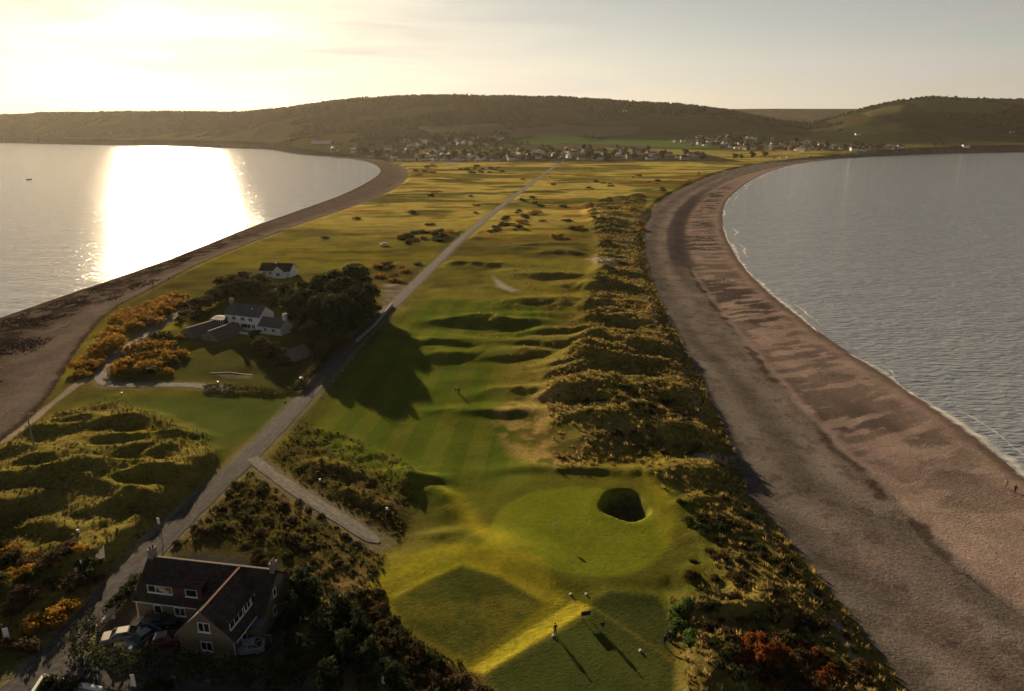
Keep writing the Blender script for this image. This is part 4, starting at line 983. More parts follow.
# ---------------- people
def person(px, py, rz, jacket, trousers, pose, label, at=None, seed=0, extra=None):
    """one skinned body; pose stand / walk / swing"""
    step = .28 if pose == 'walk' else (.0 if pose == 'stand' else .0); wide = .16 if pose == 'swing' else .11
    V = []; E = []; Rr = []
    def j(p, r, par=None):
        V.append(p); Rr.append(r)
        if par is not None: E.append((par, len(V) - 1))
        return len(V) - 1
    pel = j((0, 0, .93), .15); ab = j((0, 0, 1.08), .13, pel); ch = j((0, -.01, 1.32), .17, ab); nk = j((0, 0, 1.50), .065, ch); hb_ = j((0, .01, 1.58), .08, nk); hm_ = j((0, .015, 1.67), .105, hb_); ht = j((0, 0, 1.77), .07, hm_)
    j((0, .10, 1.655), .022, hm_)
    for s_ in (-1, 1):
        st_ = step * s_
        hp = j((s_ * wide * .8, 0, .88), .115, pel); kn = j((s_ * wide, st_ * .55 + .03, .48), .068, hp); an = j((s_ * wide * 1.05, st_, .09), .045, kn); j((s_ * wide * 1.15, st_ + .17, .04), .04, an)
        sh_ = j((s_ * .19, 0, 1.42), .075, ch)
        if pose == 'swing': el = j((s_ * .16, .18, 1.2), .052, sh_); wr_ = j((.02 * s_, .38, .98), .036, el); hd = j((.02 * s_, .43, .93), .04, wr_)
        elif pose == 'hold' or (pose == 'pull' and s_ > 0): el = j((s_ * .27, -.08, 1.16), .052, sh_); wr_ = j((s_ * .2, .17, 1.05), .036, el); hd = j((s_ * .18, .25, 1.05), .04, wr_)
        else: el = j((s_ * .27, -st_ * .35 - .03, 1.15), .052, sh_); wr_ = j((s_ * .28, -st_ * .8 + .04, .92), .036, el); hd = j((s_ * .28, -st_ * .9 + .06, .84), .042, wr_)
        for q in range(4): j((V[hd][0] + (q - 1.5) * .012, V[hd][1] + .03 + .01 * q, V[hd][2] - .075), .010, hd)
        j((V[hd][0] - s_ * .035, V[hd][1] + .045, V[hd][2] - .03), .011, hd)
    me = bpy.data.meshes.new('body'); me.from_pydata(V, E, []); o = bpy.data.objects.new('tmp', me); col.objects.link(o)
    sk_ = o.modifiers.new('s', 'SKIN'); sk_.use_smooth_shade = True
    for i, r in enumerate(Rr): me.skin_vertices[0].data[i].radius = (r, r * (.78 if i < 3 else 1))
    for i in range(len(V)): me.skin_vertices[0].data[i].use_root = (i == 0)
    ss_ = o.modifiers.new('u', 'SUBSURF'); ss_.levels = 1
    dg_ = bpy.context.evaluated_depsgraph_get(); dg_.update(); m2 = bpy.data.meshes.new_from_object(o.evaluated_get(dg_))
    bpy.data.objects.remove(o)
    m2.name = 'body'; m2.materials.clear()
    for mm in (jacket, trousers, M['skin'], M['black']): m2.materials.append(mm)
    for p in m2.polygons:
        c = p.center
        p.material_index = 2 if c.z > 1.5 or (abs(c.x) > .24 and c.z < .9) else (0 if c.z > .9 else (1 if c.z > .09 else 3))
    x0, y0 = at if at else P(px, py, G0 if 100 < px < 690 else 1.5)
    o = tag(link('person', m2, None, (x0, y0, hz(x0, y0)), rz), label, 'person')
    o.scale = (.93, .93, .93); hv = []; hf = []
    for i in range(5):
        for k_ in range(10):
            t = math.pi * .5 * i / 4; a = 2 * math.pi * k_ / 10
            hv.append((.118 * math.cos(a) * math.cos(t), .12 * math.sin(a) * math.cos(t) - .015, 1.70 + .11 * math.sin(t)))
    for i in range(4):
        for k_ in range(10): hf.append((i*10 + k_, i*10 + (k_+1) % 10, (i+1)*10 + (k_+1) % 10, (i+1)*10 + k_))
    link('hair', mk_mesh('hair', hv, hf, M['hair'], None, True), o)
    return o
navy, white_c, grey_c, black_c, red_c, tan_c, yel_c = cloth('navy', (.02, .03, .07)), cloth('white', (.7, .69, .66)), cloth('grey', (.18, .18, .19)), cloth('black', (.015, .015, .018)), cloth('red', (.3, .03, .03)), cloth('tan', (.3, .24, .16)), cloth('lime', (.45, .5, .12))
person(1007, 482, R(150), yel_c, grey_c, 'walk', 'person in a lime jacket walking on the right hand beach near the surf')
person(1016, 487, R(150), black_c, black_c, 'walk', 'person in black walking behind the one in lime on the right hand beach')
person(724, 280, R(10), black_c, navy, 'walk', 'left walker of the distant pair on the pink sand')
person(728, 281, R(10), navy, black_c, 'walk', 'right walker of the distant pair on the pink sand')
person(720, 230, R(40), navy, black_c, 'stand', 'tiny lone person at the tideline far along the right hand beach')
person(456, 391, R(200), white_c, black_c, 'swing', 'golfer in a white top playing a shot on the shaded fairway')
person(459, 394, R(170), black_c, black_c, 'stand', 'person in black watching beside the golfer on the shaded fairway')
person(169, 279, R(20), navy, black_c, 'walk', 'left walker of the pair on the left hand beach')
person(173.5, 277, R(20), grey_c, black_c, 'walk', 'right walker of the pair on the left hand beach')
person(153, 283, R(190), black_c, navy, 'stand', 'lone dark figure on the shingle left of the walking pair')
person(555, 641, R(200), black_c, navy, 'stand', 'person in dark clothes standing at the left of the near tee')
person(602, 638, R(180), black_c, grey_c, 'stand', 'person in black standing in the middle of the near tee')
person(664, 650, R(120), black_c, navy, 'pull', 'person in dark clothes beside the golf trolley at the corner of the tee')
# golf trolley
def ground_at(px, py, z=G0): 
    x0, y0, z0 = hit(px, py); return (x0, y0, z0)
T_ = empty('golf_trolley', ground_at(669, 640), R(40), 'black golf trolley with an upright bag at the right corner of the near tee', 'trolley')
for sy in (-1, 1):
    w_ = MB().tube((0, sy * .32, .16), (0, sy * .37, .16), .16, .16, 14).obj('wheel', M['black'], T_)
MB().tube((.0, -.3, .16), (0, .3, .16), .02).tube((0, 0, .16), (.25, 0, .95), .02).tube((.25, -.12, .98), (.25, .12, .98), .018).obj('frame', M['metal'], T_)
b_ = MB().tube((-.08, 0, .2), (.14, 0, 1.0), .13, .14, 12).obj('golf_bag', black_c, T_)
cl = MB()
for i in range(6): cl.tube((.14, 0, 1.0), (.2 + .03 * i, -.1 + .04 * i, 1.22), .008, .02, 5)
cl.obj('club', M['chrome'], b_)

# ---------------- course furniture
g0 = ground_at(553, 533)
Fg = empty('flagstick', (g0[0], g0[1], g0[2]), 0, 'white flag on a thin pole standing on the bright putting green', 'golf flag')
MB().tube((0, 0, 0), (0, 0, 2.1), .022, .016, 6).obj('pole', M['wpaint'], Fg)
fv = []; ff = []
for i in range(7):
    for k_ in range(4): fv.append((.02 + i * .09, .05 * math.sin(i * .9), 2.08 - k_ * .12))
for i in range(6):
    for k_ in range(3): ff.append((i*4 + k_, i*4 + k_ + 1, i*4 + k_ + 5, i*4 + k_ + 4))
link('flag', mk_mesh('flag', fv, ff, M['wpaint'], None, True), Fg)
for px, py, lab in ((570.5, 594.5, 'left white tee marker box at the head of the painted sunlit strip of grass'), (586, 594.5, 'right white tee marker box at the head of the painted sunlit strip of grass'), (553, 636, 'white tee marker at the left of the near tee'), (640, 651, 'white tee marker near the right edge of the near tee')):
    g1 = ground_at(px, py); o = MB().prism([(-.15, 0), (.15, 0), (.12, .22), (-.12, .22)], 'y', -.1, .1).obj('tee_marker', M['wpaint'], None, g1, .3); tag(o, lab, 'tee marker')
g1 = ground_at(585.5, 619)
S_ = empty('tee_sign', g1, R(10), 'dark information board on two posts at the edge of the near tee', 'sign')
for sx in (-1, 1): MB().box(sx * .42 - .04, sx * .42 + .04, -.04, .04, -.2, 1.15).obj('post', M['timber'], S_)
MB().box(-.6, .6, -.075, -.042, .55, 1.2).obj('board', mat('dark_board', (.05, .035, .05), .5, .1), S_)
# pale stones beside the road
k_ = 0
for off, side in ((3.6, 1), (3.6, -1)):
    seg = np.hypot(*(ROAD[1:] - ROAD[:-1]).T); L_ = np.concatenate([[0], np.cumsum(seg)])
    for t in np.arange(92, 300, 7.5 if side < 0 else 10):
        t2 = t + random.uniform(-2, 2); X_ = np.interp([t2, t2 + 1], L_, ROAD[:, 0]); Y_ = np.interp([t2, t2 + 1], L_, ROAD[:, 1])
        dx_, dy_ = X_[1] - X_[0], Y_[1] - Y_[0]; q = (X_[0] + dy_ * side * off, Y_[0] - dx_ * side * off)
        bm = bmesh.new(); bmesh.ops.create_icosphere(bm, subdivisions=2, radius=.26)
        for v_ in bm.verts: v_.co *= 1 + random.uniform(-.12, .12); v_.co.z *= .75
        me = bpy.data.meshes.new('stone'); bm.to_mesh(me); bm.free(); me.materials.append(M['stone'])
        tag(link('boulder', me, None, (*q, hz(*q) + .1)), 'pale boulder in the row marking the edge of the straight road', 'boulder', 'white painted boulders along the road')
for px, py, lab in ((98, 364, 'white marker block at the elbow of the gravel track'), (122, 394, 'white marker block on the lawn below the gravel track'), (218, 383, 'white marker block at the lawn end of the gravel track'), (320, 481, 'pale yellow marker in the rough above the side road'), (387, 510, 'white marker in the rough near the end of the side road'), (78, 532, 'white block at the mouth of the boardwalk'), (76, 571, 'small white marker block in the scrub on the near left')):
    g1 = ground_at(px, py); o = MB().prism([(-.2, -.1), (.2, -.1), (.16, .42), (-.16, .42)], 'y', -.16, .16).obj('marker_block', M['wpaint'], None, g1, .5); tag(o, lab, 'marker')
# boardwalk
g1 = ground_at(101, 566); g2 = ground_at(99, 538)
d_ = Vector(g2) - Vector(g1); L_ = min(d_.length, 5.0); az_ = math.atan2(d_.y, d_.x)
W_ = empty('boardwalk', (g1[0], g1[1], max(g1[2], g2[2]) + .15), az_, 'short grey plank boardwalk among the scrub left of the road', 'boardwalk')
pk = MB(); n_ = int(L_ / .3)
for i in range(n_): pk.box(i * .3, i * .3 + .26, -.62, .62, .08, .13)
pk.obj('deck', M['greywood'], W_); MB().box(0, L_, -.6, -.5, -.3, .078).box(0, L_, .5, .6, -.3, .078).obj('beam', M['timber'], W_)
# poles and signs
def pole(name, base, h, label, arm=True):
    o = empty(name, base, R(12), label, 'pole')
    MB().tube((0, 0, -.5), (0, 0, h), .14, .10, 8).obj('post', M['timber'], o)
    if arm:
        a = MB().box(-1.1, 1.1, -.06, .06, h - .55, h - .42).obj('crossarm', M['timber'], o)
        for xx in (-1.0, -.5, .5, 1.0): MB().tube((xx, 0, h - .42), (xx, 0, h - .2), .04, .03, 6).obj('insulator', M['stripes'], a)
    return o
pole('telegraph_pole', ground_at(35, 450), 7.6, 'wooden telegraph pole with crossarm near the left hand shore path')
for px, py, h, lab in ((174.5, 292, 5.5, 'thin dark pole at the near end of the gorse thicket beside the beach'), (153, 290, 5, 'grey pole on the shingle edge above the gorse thicket'), (189, 306, 5, 'dark post at the head of the gravel track')):
    pole('post', ground_at(px, py), h, lab, False)
def signpost(base, rz, h, w_, hb2, label, m='wpaint', name='road_sign', cat='sign'):
    o = empty(name, base, rz, label, cat)
    MB().tube((0, 0, -.3), (0, 0, h - .05), .05, .05, 8).obj('post', M['metal'], o); MB().box(-w_/2, w_/2, -.085, -.05, h - hb2, h).obj('panel', M[m], o); return o
signpost(ground_at(163, 545), R(-20), 4.6, .55, 1.0, 'tall white topped sign post beside the pull in on the road')
signpost(ground_at(8, 641), R(30), 1.9, .55, 1.6, 'narrow white sign in the scrub at the left edge')
signpost(ground_at(135, 688), R(-5), 1.9, .5, 1.6, 'narrow white sign standing beside the lane')
signpost(ground_at(384, 686), R(-35), 1.9, .4, 1.5, 'narrow white panel in the dark scrub below the garden')
signpost(ground_at(84, 575), R(0), 2.4, .2, .5, 'thin post with a small pale plate beside the boardwalk')
for px, py, lab in ((177, 688, 'left of the two short dark lamp posts beside the lane'), (211, 692, 'right of the two short dark lamp posts beside the lane')):
    o = empty('lamp_post', ground_at(px, py), 0, lab, 'lamp post'); MB().tube((0, 0, -.2), (0, 0, 1.5), .05, .04, 8).obj('post', M['metal'], o); MB().box(-.45, .1, -.08, .08, 1.5, 1.6).obj('lamp_head', M['metal'], o)
# garden walls, fence
def wall_line(name, pts, h, t, m, label, cat='wall', z=None):
    W2 = PP(pts, G0); c = W2.mean(0); mb = MB()
    W2 = np.vstack([np.linspace(a, b_, 9)[:-1] for a, b_ in zip(W2[:-1], W2[1:])] + [W2[-1:]])
    for a, b_ in zip(W2[:-1], W2[1:]):
        d_ = (b_ - a); l = np.hypot(*d_); n_ = np.array([-d_[1], d_[0]]) / l * t / 2; a2 = a - c; b2 = b_ - c
        q = [a2 - n_, b2 - n_, b2 + n_, a2 + n_]
        zz = [hz(p[0] + c[0], p[1] + c[1]) - G0 for p in q]
        mb.add([(p[0], p[1], z_ - .5) for p, z_ in zip(q, zz)] + [(p[0], p[1], h + z_) for p, z_ in zip(q, zz)], [(0,3,2,1),(4,5,6,7),(0,1,5,4),(1,2,6,5),(2,3,7,6),(3,0,4,7)])
    return tag(mb.obj(name, M[m], None, (*c, G0)), label, cat)
wall_line('garden_wall', [(98,632),(112,616),(126,600)], .9, .35, 'concrete', 'low pale garden wall between the road and the parked cars')
wall_line('forecourt_wall', [(22,712),(44,678),(102,691)], .45, .35, 'wpaint', 'low white kerb wall around the forecourt at the bottom left')
wall_line('fence', [(262,668),(288,640)], 1.2, .3, 'greywood', 'pale board fence running diagonally right of the grey blue car', 'fence')
wall_line('garden_wall', [(246,639),(272,643)], 1.1, .25, 'timber', 'short timber screen behind the grey blue car', 'fence')
wall_line('stone_wall', [(210,373),(230,372),(252,374)], .1, .4, 'timber', 'rough low stone wall crossing the farmhouse lawn')
wall_line('stone_wall', [(356,343),(375,326),(392,306)], 1.0, .5, 'stonewall', 'stone roadside wall below the right edge of the grove')
for px, py, lab in ((113, 619, 'small pale boulder pile beside the yard entrance'), (119, 609, 'pale rounded boulder between road hedge and yard')):
    g1 = ground_at(px, py); bm = bmesh.new(); bmesh.ops.create_icosphere(bm, subdivisions=2, radius=.34)
    for v_ in bm.verts: v_.co *= 1 + random.uniform(-.14, .14)
    me = bpy.data.meshes.new('b'); bm.to_mesh(me); bm.free(); me.materials.append(M['stone']); tag(link('boulder', me, None, (g1[0], g1[1], g1[2] + .3)), lab, 'boulder')

# ---------------- boats and buoy on the left hand water
def boat(px, py, s_, label, mast=True, grp=None):
    x0, y0 = P(px, py, 0); o = empty('sailing_boat' if mast else 'fishing_boat', (x0, y0, 0), random.uniform(0, 3), label, 'boat', grp)
    v = []; f = []
    for i, (xx, w_, zt) in enumerate(((-4, 1.1, .9), (-2, 1.5, .9), (1, 1.5, .95), (3, .9, 1.1), (4.3, .05, 1.3))):
        v += [(xx, -w_, zt), (xx, -w_ * .5, -.3), (xx, w_ * .5, -.3), (xx, w_, zt)]
    for i in range(4):
        for k_ in range(4): f.append((i*4 + k_, i*4 + (k_+1) % 4, i*4 + 4 + (k_+1) % 4, i*4 + 4 + k_))
    f += [(0, 1, 2, 3), (16, 19, 18, 17)]
    link('hull', mk_mesh('hull', v, f, M['wpaint'] if mast else navy), o); MB().box(-2, 1, -.8, .8, .9, 1.6).obj('cabin', M['wpaint'], o)
    if mast: MB().tube((.6, 0, .9), (.6, 0, 12), .10, .06, 6).tube((.6, 0, 1.9), (-3, 0, 1.9), .06, .06, 6).obj('mast', M['metal'], o)
    o.scale = (s_, s_, s_); return o
for px, py, s_ in ((112, 148.3, 1.1), (130, 149.2, 1.0), (137, 149, 1.2), (144, 148.8, 1.2)): boat(px, py, s_, 'tiny moored sailing boat near the far left shore beside the sun glitter', True, 'moored sailing boats off the far left shore')
boat(29, 179.5, .75, 'small dark fishing boat alone on the left hand water', False)

# ---------------- the town
HM = []
for wl_, rf2 in (('white', 'slate'), ('white', 'brown_tile'), ('cream', 'slate'), ('white', 'slate'), ('stonewall', 'slate'), ('cream', 'red_tile'), ('white', 'brown_tile')):
    mb = MB(); Lh = random.uniform(5, 8); hw3 = random.uniform(3.2, 4); ze = random.choice((2.8, 4.6, 5)); zr = ze + random.uniform(2.2, 3)
    gable_walls(mb, -Lh, Lh, 0, hw3, ze, zr, -3, 0); roof_pair(mb, -Lh, Lh, 0, hw3, ze, zr, .3, .2, 1)
    mb.box(Lh - 1, Lh - .2, -.5, .5, zr - .5, zr + 1, 0)
    for zz in ([.9] if ze < 3 else [.9, 3.2]):
        for xx in (-Lh * .6, -.2, Lh * .6): mb.box(xx - .6, xx + .6, -hw3 - .05, -hw3 + .02, zz, zz + 1.2, 2); mb.box(xx - .6, xx + .6, hw3 - .02, hw3 + .05, zz, zz + 1.2, 2)
    HM.append(mb.mesh('town_house', [M[wl_], M[rf2], M['glass']]))
town = []
def place_many(xs, ys):
    """drop world points on the terrain"""
    return height(np.array(xs), np.array(ys))
zones = [([(330,150),(400,147),(520,148),(640,152),(700,156),(690,160.5),(560,160.5),(520,161),(420,161),(330,154)], 120, 'small house in the far town at the head of the left hand beach', 'houses of the town beyond the left hand beach'),
         ([(390,141),(500,137),(508,146),(400,147)], 40, 'small house on the lower hillside above the far town', 'houses on the hillside above the town'),
         ([(670,138),(760,138),(870,148),(850,151.5),(760,151.5),(675,143)], 88, 'small pale house in the right hand far village above the bay', 'houses of the village above the right hand bay'),
         ([(850,149),(950,146.5),(960,150),(860,152.5)], 34, 'small house strung along the far shore of the right hand bay', 'houses along the far right shore')]
allH = []
for poly, n, lab, grp in zones:
    PX = np.array(poly, float); plo = PX.min(0); phi = PX.max(0); cnt = 0; tries = 0
    while cnt < n and tries < 900:
        tries += 1
        pq = rng.uniform(plo, phi)
        if sdpoly(pq[:1], pq[1:], PX)[0] < 0: continue
        q = np.array(hit(*pq)[:2])
        if allH and min((q[0] - a[0]) ** 2 + (q[1] - a[1]) ** 2 for a in allH) < (13 ** 2): continue
        if dline(q[:1], q[1:], ROAD, 20)[0] < 9: continue
        allH.append((q[0], q[1], lab, grp)); cnt += 1
A = np.array([(a[0], a[1]) for a in allH]); Z, _, dgg, _m = height(A[:, 0], A[:, 1], True)
for (x0, y0, lab, grp), z0, g_ in zip(allH, Z, dgg):
    if g_ < 6: continue
    o = link('town_house', random.choice(HM), None, (x0, y0, z0), random.choice((0, 0, 1.57)) + random.uniform(-.35, .35) + .3)
    tag(o, lab, 'house', grp); k_ = random.uniform(.85, 1.25); o.scale = (k_, k_, k_)
for px, py, lab, rz in ((625, 111.5, 'lone white house high on the centre hillside', 0), (1012, 133, 'lone white house on the slope above the right hand bay', .2), (965, 150, 'white building beside the water on the far right shore', 0), (858, 135, 'lone pale house halfway up the right hand slope', 0)):
    g1 = hit(px, py); o = link('hillside_house', HM[0], None, g1, rz); o.scale = (1.1, 1.1, 1.1); tag(o, lab, 'house')
g1 = hit(322, 143.5); sh_ = MB(); gable_walls(sh_, -26, 26, 0, 8, 5, 8, -4, 0); roof_pair(sh_, -26, 26, 0, 8, 5, 8, .3, .3, 1)
tag(sh_.obj('long_shed', [M['white'], M['stripes']], None, g1, .1), 'long pale shed on the slope above the far left shore', 'shed')
cv = MB().box(-3.5, 3.5, -1.2, 1.2, .4, 2.8).box(-3.55, 3.55, -1.25, 1.25, 2.8, 2.9).box(-2, 2, -1.22, 1.22, 1.3, 2.2, 1).mesh('caravan', [M['wpaint'], M['glass']])
for i in range(26):
    px = 385 + i * 5.6 + random.uniform(-2, 2) if i < 18 else 760 + (i - 18) * 7; py = 160.3 if i < 18 else 160 - (i - 18) * .5
    x0, y0 = P(px, py, G0 + 1)
    if abs(px - 566) < 6: continue
    z0, _, g_, _m = height(x0, y0, True)
    if g_[0] < 3: continue
    tag(link('caravan', cv, None, (x0, y0, float(z0[0])), random.choice((.1, .3, 1.2))), 'white static caravan in the row along the near edge of the far town', 'caravan', 'caravans at the edge of the town')
# town trees
FT = []
for k_ in range(4):
    L = [(random.uniform(-2.4, 2.4), random.uniform(-2.4, 2.4), random.uniform(3.5, 8), random.uniform(2, 3), random.uniform(2, 3), random.uniform(1.8, 2.8)) for _ in range(6)]
    FT.append((MB().tube((0, 0, -1), (0, 0, 5), .3, .2, 6).mesh('trunk', M['bark']), quads_mesh('crown', foliage(L, 520, .75, .2, 14), M['leaf_dark'] if k_ % 2 else M['leaf_hedge'])))
cnt = 0
tz = [([(330,147),(420,144),(520,146),(640,150),(720,156),(700,161.2),(560,161.5),(420,161.5),(330,155)], 150), ([(390,138),(510,135),(515,146),(400,147)], 30), ([(655,139),(760,139),(880,148),(860,153),(740,153),(660,145)], 70), ([(850,148),(960,145),(1010,147),(1010,150.5),(860,153)], 40)]
pts = []
for poly, n in tz:
    W2 = np.array([hit(a, b_)[:2] for a, b_ in poly]); lo = W2.min(0); hi = W2.max(0); PX = np.array(poly, float); q = rng.uniform(PX.min(0), PX.max(0), (n * 8, 2)); q = q[sdpoly(q[:, 0], q[:, 1], PX) > 0][:n]; pts += [np.array(hit(*a)[:2]) for a in q]
for px, py in [(556,161),(552,162),(560,161),(850,158),(866,156),(735,160),(741,159.6),(752,159.2),(765,158.5),(548,162)]: pts.append(np.array(hit(px, py)[:2]))
A = np.array(pts); Z, _, dgg, mm = height(A[:, 0], A[:, 1], True)
for q, z0, g_, rd in zip(A, Z, dgg, mm['road']):
    if g_ < 5 or rd < 4 or min((q[0] - a[0]) ** 2 + (q[1] - a[1]) ** 2 for a in allH) < 60: continue
    tr, cr = random.choice(FT); o = link('town_tree', cr, None, (q[0], q[1], z0), random.uniform(0, 6)); k_ = random.uniform(.8, 1.5); o.scale = (k_, k_, k_)
    tag(o, 'small dark tree standing among the houses of the far town', 'tree', 'trees among the far town houses')
# ---------------- woods on the hills
n = 60000
uq = rng.uniform(-.80, .80, n); yq = 1700 + (5200 - 1700) * rng.random(n) ** 1.3; xq = uq * yq
def lookup(arr, X_, Y_):
    si = np.interp(np.log(Y_ + S), np.log(s), np.arange(NR)); ui = np.interp(X_ / (Y_ + S), uu, np.arange(NC))
    return arr.reshape(sh)[np.clip(np.round(si).astype(int), 0, NR - 1), np.clip(np.round(ui).astype(int), 0, NC - 1)]
wv = lookup(msk[:, 1].copy(), xq, yq); kk = wv > .5; xq, yq = xq[kk], yq[kk]
# hedgerow and skyline trees too
cr_u = rng.uniform(-.8, .8, 700); Dc = tab(_d, cr_u); j_ = fbm(cr_u * 100, cr_u * 0, 3, 3, 91) > .47
xq = np.concatenate([xq, (cr_u * Dc)[j_]]); yq = np.concatenate([yq, Dc[j_] - rng.uniform(0, 60, j_.sum())])
zq, _, gq, mm = height(xq, yq, True); kk = (gq > 8) & (mm['hh'] > 3); xq, yq, zq = xq[kk], yq[kk], zq[kk]
ico = bmesh.new(); bmesh.ops.create_icosphere(ico, subdivisions=1, radius=1); iv = np.array([v_.co[:] for v_ in ico.verts]); if_ = np.array([[v_.index for v_ in f_.verts] for f_ in ico.faces]); ico.free()
n = len(xq); r_ = rng.uniform(2.6, 5, n)
V = iv[None] * (1 + .25 * rng.normal(size=(n, len(iv), 1))) * r_[:, None, None] * np.array([1, 1, .9]); V += np.stack([xq, yq, zq + r_ * .45], 1)[:, None]
Fc = (if_[None] + (np.arange(n) * len(iv))[:, None, None]).reshape(-1, 3)
me = bpy.data.meshes.new('woodland'); me.vertices.add(V.shape[0] * V.shape[1]); me.vertices.foreach_set('co', V.reshape(-1).astype(np.float32)); me.loops.add(Fc.size); me.loops.foreach_set('vertex_index', Fc.ravel().astype(np.int32)); me.polygons.add(len(Fc)); me.polygons.foreach_set('loop_start', (np.arange(len(Fc)) * 3).astype(np.int32)); me.update(calc_edges=True)
me.materials.append(mat('wood_canopy', (.022, .026, .012), .95, .4, .02, spec=.05, coord='Object')); tag(link('woodland', me), 'dark woodland canopy over the far hills', 'woodland', kind='stuff')
# ---------------- rocks and weed on the left shore
qs = []
W2 = PP([(-40,335),(0,320),(60,299),(120,279),(180,257),(195,256),(160,283),(100,310),(60,335),(20,372),(-40,420)], .8)
lo = W2.min(0); hi = W2.max(0); q = rng.uniform(lo, hi, (26000, 2)); q = q[sdpoly(q[:, 0], q[:, 1], W2) > 0]; q = q[fbm(q[:, 0], q[:, 1], 14, 3, 95) + .3 * (rng.random(len(q)) - .5) > .5][:5200]
zq = height(q[:, 0], q[:, 1]); n = len(q); r_ = rng.uniform(.12, .42, n)
V = iv[None] * (1 + .2 * rng.normal(size=(n, len(iv), 1))) * r_[:, None, None] * np.array([1, 1, .6]); V += np.stack([q[:, 0], q[:, 1], zq], 1)[:, None]
Fc = (if_[None] + (np.arange(n) * len(iv))[:, None, None]).reshape(-1, 3)
me = bpy.data.meshes.new('rocks'); me.vertices.add(V.shape[0] * V.shape[1]); me.vertices.foreach_set('co', V.reshape(-1).astype(np.float32)); me.loops.add(Fc.size); me.loops.foreach_set('vertex_index', Fc.ravel().astype(np.int32)); me.polygons.add(len(Fc)); me.polygons.foreach_set('loop_start', (np.arange(len(Fc)) * 3).astype(np.int32)); me.update(calc_edges=True)
me.materials.append(mat('weedy_rock', (.035, .025, .02), 1, .4, .4, coord='Object', spec=0)); tag(link('shore_rocks', me), 'dark weed covered rocks strewn along the left hand waterline', 'rocks', kind='stuff')


# ------------------------------------------------------------------ light, sky, air
SUN_AZ, SUN_EL = R(-25.8), R(11.5)
VEIL = (8.6, 8.0, 7.3, 1)
w = bpy.data.worlds.new('World'); sc.world = w; w.use_nodes = True
nt = w.node_tree; bg = nt.nodes['Background']
sk = nt.nodes.new('ShaderNodeTexSky'); sk.sky_type = 'NISHITA'; sk.sun_disc = False
sk.sun_elevation = SUN_EL; sk.sun_rotation = SUN_AZ; sk.air_density = 1.0; sk.dust_density = .75; sk.ozone_density = 1.0
tcw = N(nt, 'ShaderNodeTexCoord'); mpw = N(nt, 'ShaderNodeMapping'); mpw.inputs['Scale'].default_value = (1.2, 1.2, 9); nt.links.new(tcw.outputs['Generated'], mpw.inputs[0])
cn = N(nt, 'ShaderNodeTexNoise'); cn.inputs['Scale'].default_value = 3.0; cn.inputs['Detail'].default_value = 6; cn.inputs['Distortion'].default_value = .6; nt.links.new(mpw.outputs[0], cn.inputs['Vector'])
mr = N(nt, 'ShaderNodeMapRange'); mr.inputs[1].default_value = .3; mr.inputs[2].default_value = .75; mr.inputs[3].default_value = .5; mr.inputs[4].default_value = .98; nt.links.new(cn.outputs[0], mr.inputs[0])
sxyz = N(nt, 'ShaderNodeSeparateXYZ'); nt.links.new(tcw.outputs['Generated'], sxyz.inputs[0])
mz = N(nt, 'ShaderNodeMapRange'); mz.inputs[1].default_value = .08; mz.inputs[2].default_value = .38; mz.inputs[3].default_value = 1; mz.inputs[4].default_value = .05; nt.links.new(sxyz.outputs[2], mz.inputs[0])
vv = N(nt, 'ShaderNodeVectorMath', operation='SCALE'); vv.inputs[0].default_value = VEIL[:3]; dt = N(nt, 'ShaderNodeVectorMath', operation='DOT_PRODUCT'); nt.links.new(tcw.outputs['Generated'], dt.inputs[0]); dt.inputs[1].default_value = (math.sin(SUN_AZ), math.cos(SUN_AZ), 0)
md = N(nt, 'ShaderNodeMapRange'); md.inputs[1].default_value = .45; md.inputs[2].default_value = 1; md.inputs[3].default_value = .62; md.inputs[4].default_value = .98; nt.links.new(dt.outputs['Value'], md.inputs[0])
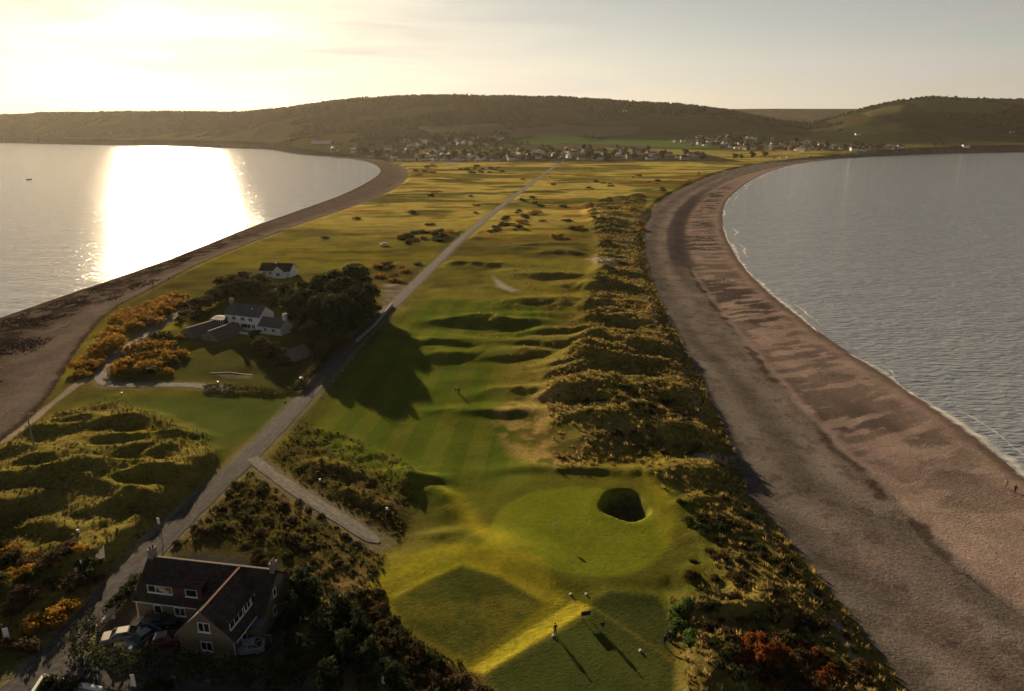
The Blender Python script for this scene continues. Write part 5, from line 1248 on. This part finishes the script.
mm_ = N(nt, 'ShaderNodeMath', operation='MULTIPLY'); nt.links.new(md.outputs[0], mm_.inputs[0]); nt.links.new(mz.outputs[0], mm_.inputs[1]); nt.links.new(mm_.outputs[0], vv.inputs['Scale'])
mxw = N(nt, 'ShaderNodeMix', data_type='RGBA'); nt.links.new(mr.outputs[0], mxw.inputs[0]); nt.links.new(sk.outputs[0], mxw.inputs[6]); nt.links.new(vv.outputs[0], mxw.inputs[7])
nt.links.new(mxw.outputs[2], bg.inputs[0]); bg.inputs[1].default_value = .05
sun = bpy.data.lights.new('sun', 'SUN'); sun.energy = 5.0; sun.angle = R(.55); sun.color = (1, .77, .47)
so = bpy.data.objects.new('sun', sun); col.objects.link(so)
d = Vector((math.sin(SUN_AZ) * math.cos(SUN_EL), math.cos(SUN_AZ) * math.cos(SUN_EL), math.sin(SUN_EL)))
so.rotation_euler = d.to_track_quat('Z', 'Y').to_euler(); so.location = (0, 0, 200)
hzm = bpy.data.materials.new('haze_air'); hzm.use_nodes = True; hn_ = hzm.node_tree
for n in list(hn_.nodes): hn_.nodes.remove(n)
out = hn_.nodes.new('ShaderNodeOutputMaterial'); pv = hn_.nodes.new('ShaderNodeVolumePrincipled')
pv.inputs['Color'].default_value = (1.0, .92, .82, 1); pv.inputs['Density'].default_value = .000019; pv.inputs['Anisotropy'].default_value = .42
hn_.links.new(pv.outputs[0], out.inputs['Volume'])
hb = MB().box(-7600, 7600, -160, 7300, -6, 330).obj('haze', hzm); hb['kind'] = 'stuff'
tag(hb, 'thin warm evening haze over the whole bay and hills', 'haze', kind='stuff')

vs = sc.view_settings; vs.view_transform = 'Standard'; vs.look = 'None'; vs.exposure = .93; vs.gamma = 1; vs.use_curve_mapping = False
sc.render.engine = 'CYCLES'; cy = sc.cycles
cy.use_denoising = True
try: cy.denoiser = 'OPENIMAGEDENOISE'
except Exception: pass
cy.max_bounces = 5; cy.diffuse_bounces = 2; cy.glossy_bounces = 2; cy.transmission_bounces = 3; cy.transparent_max_bounces = 8; cy.volume_bounces = 1
cy.sample_clamp_indirect = 4
cy.volume_step_rate = 10; cy.use_adaptive_sampling = True; cy.adaptive_threshold = .02
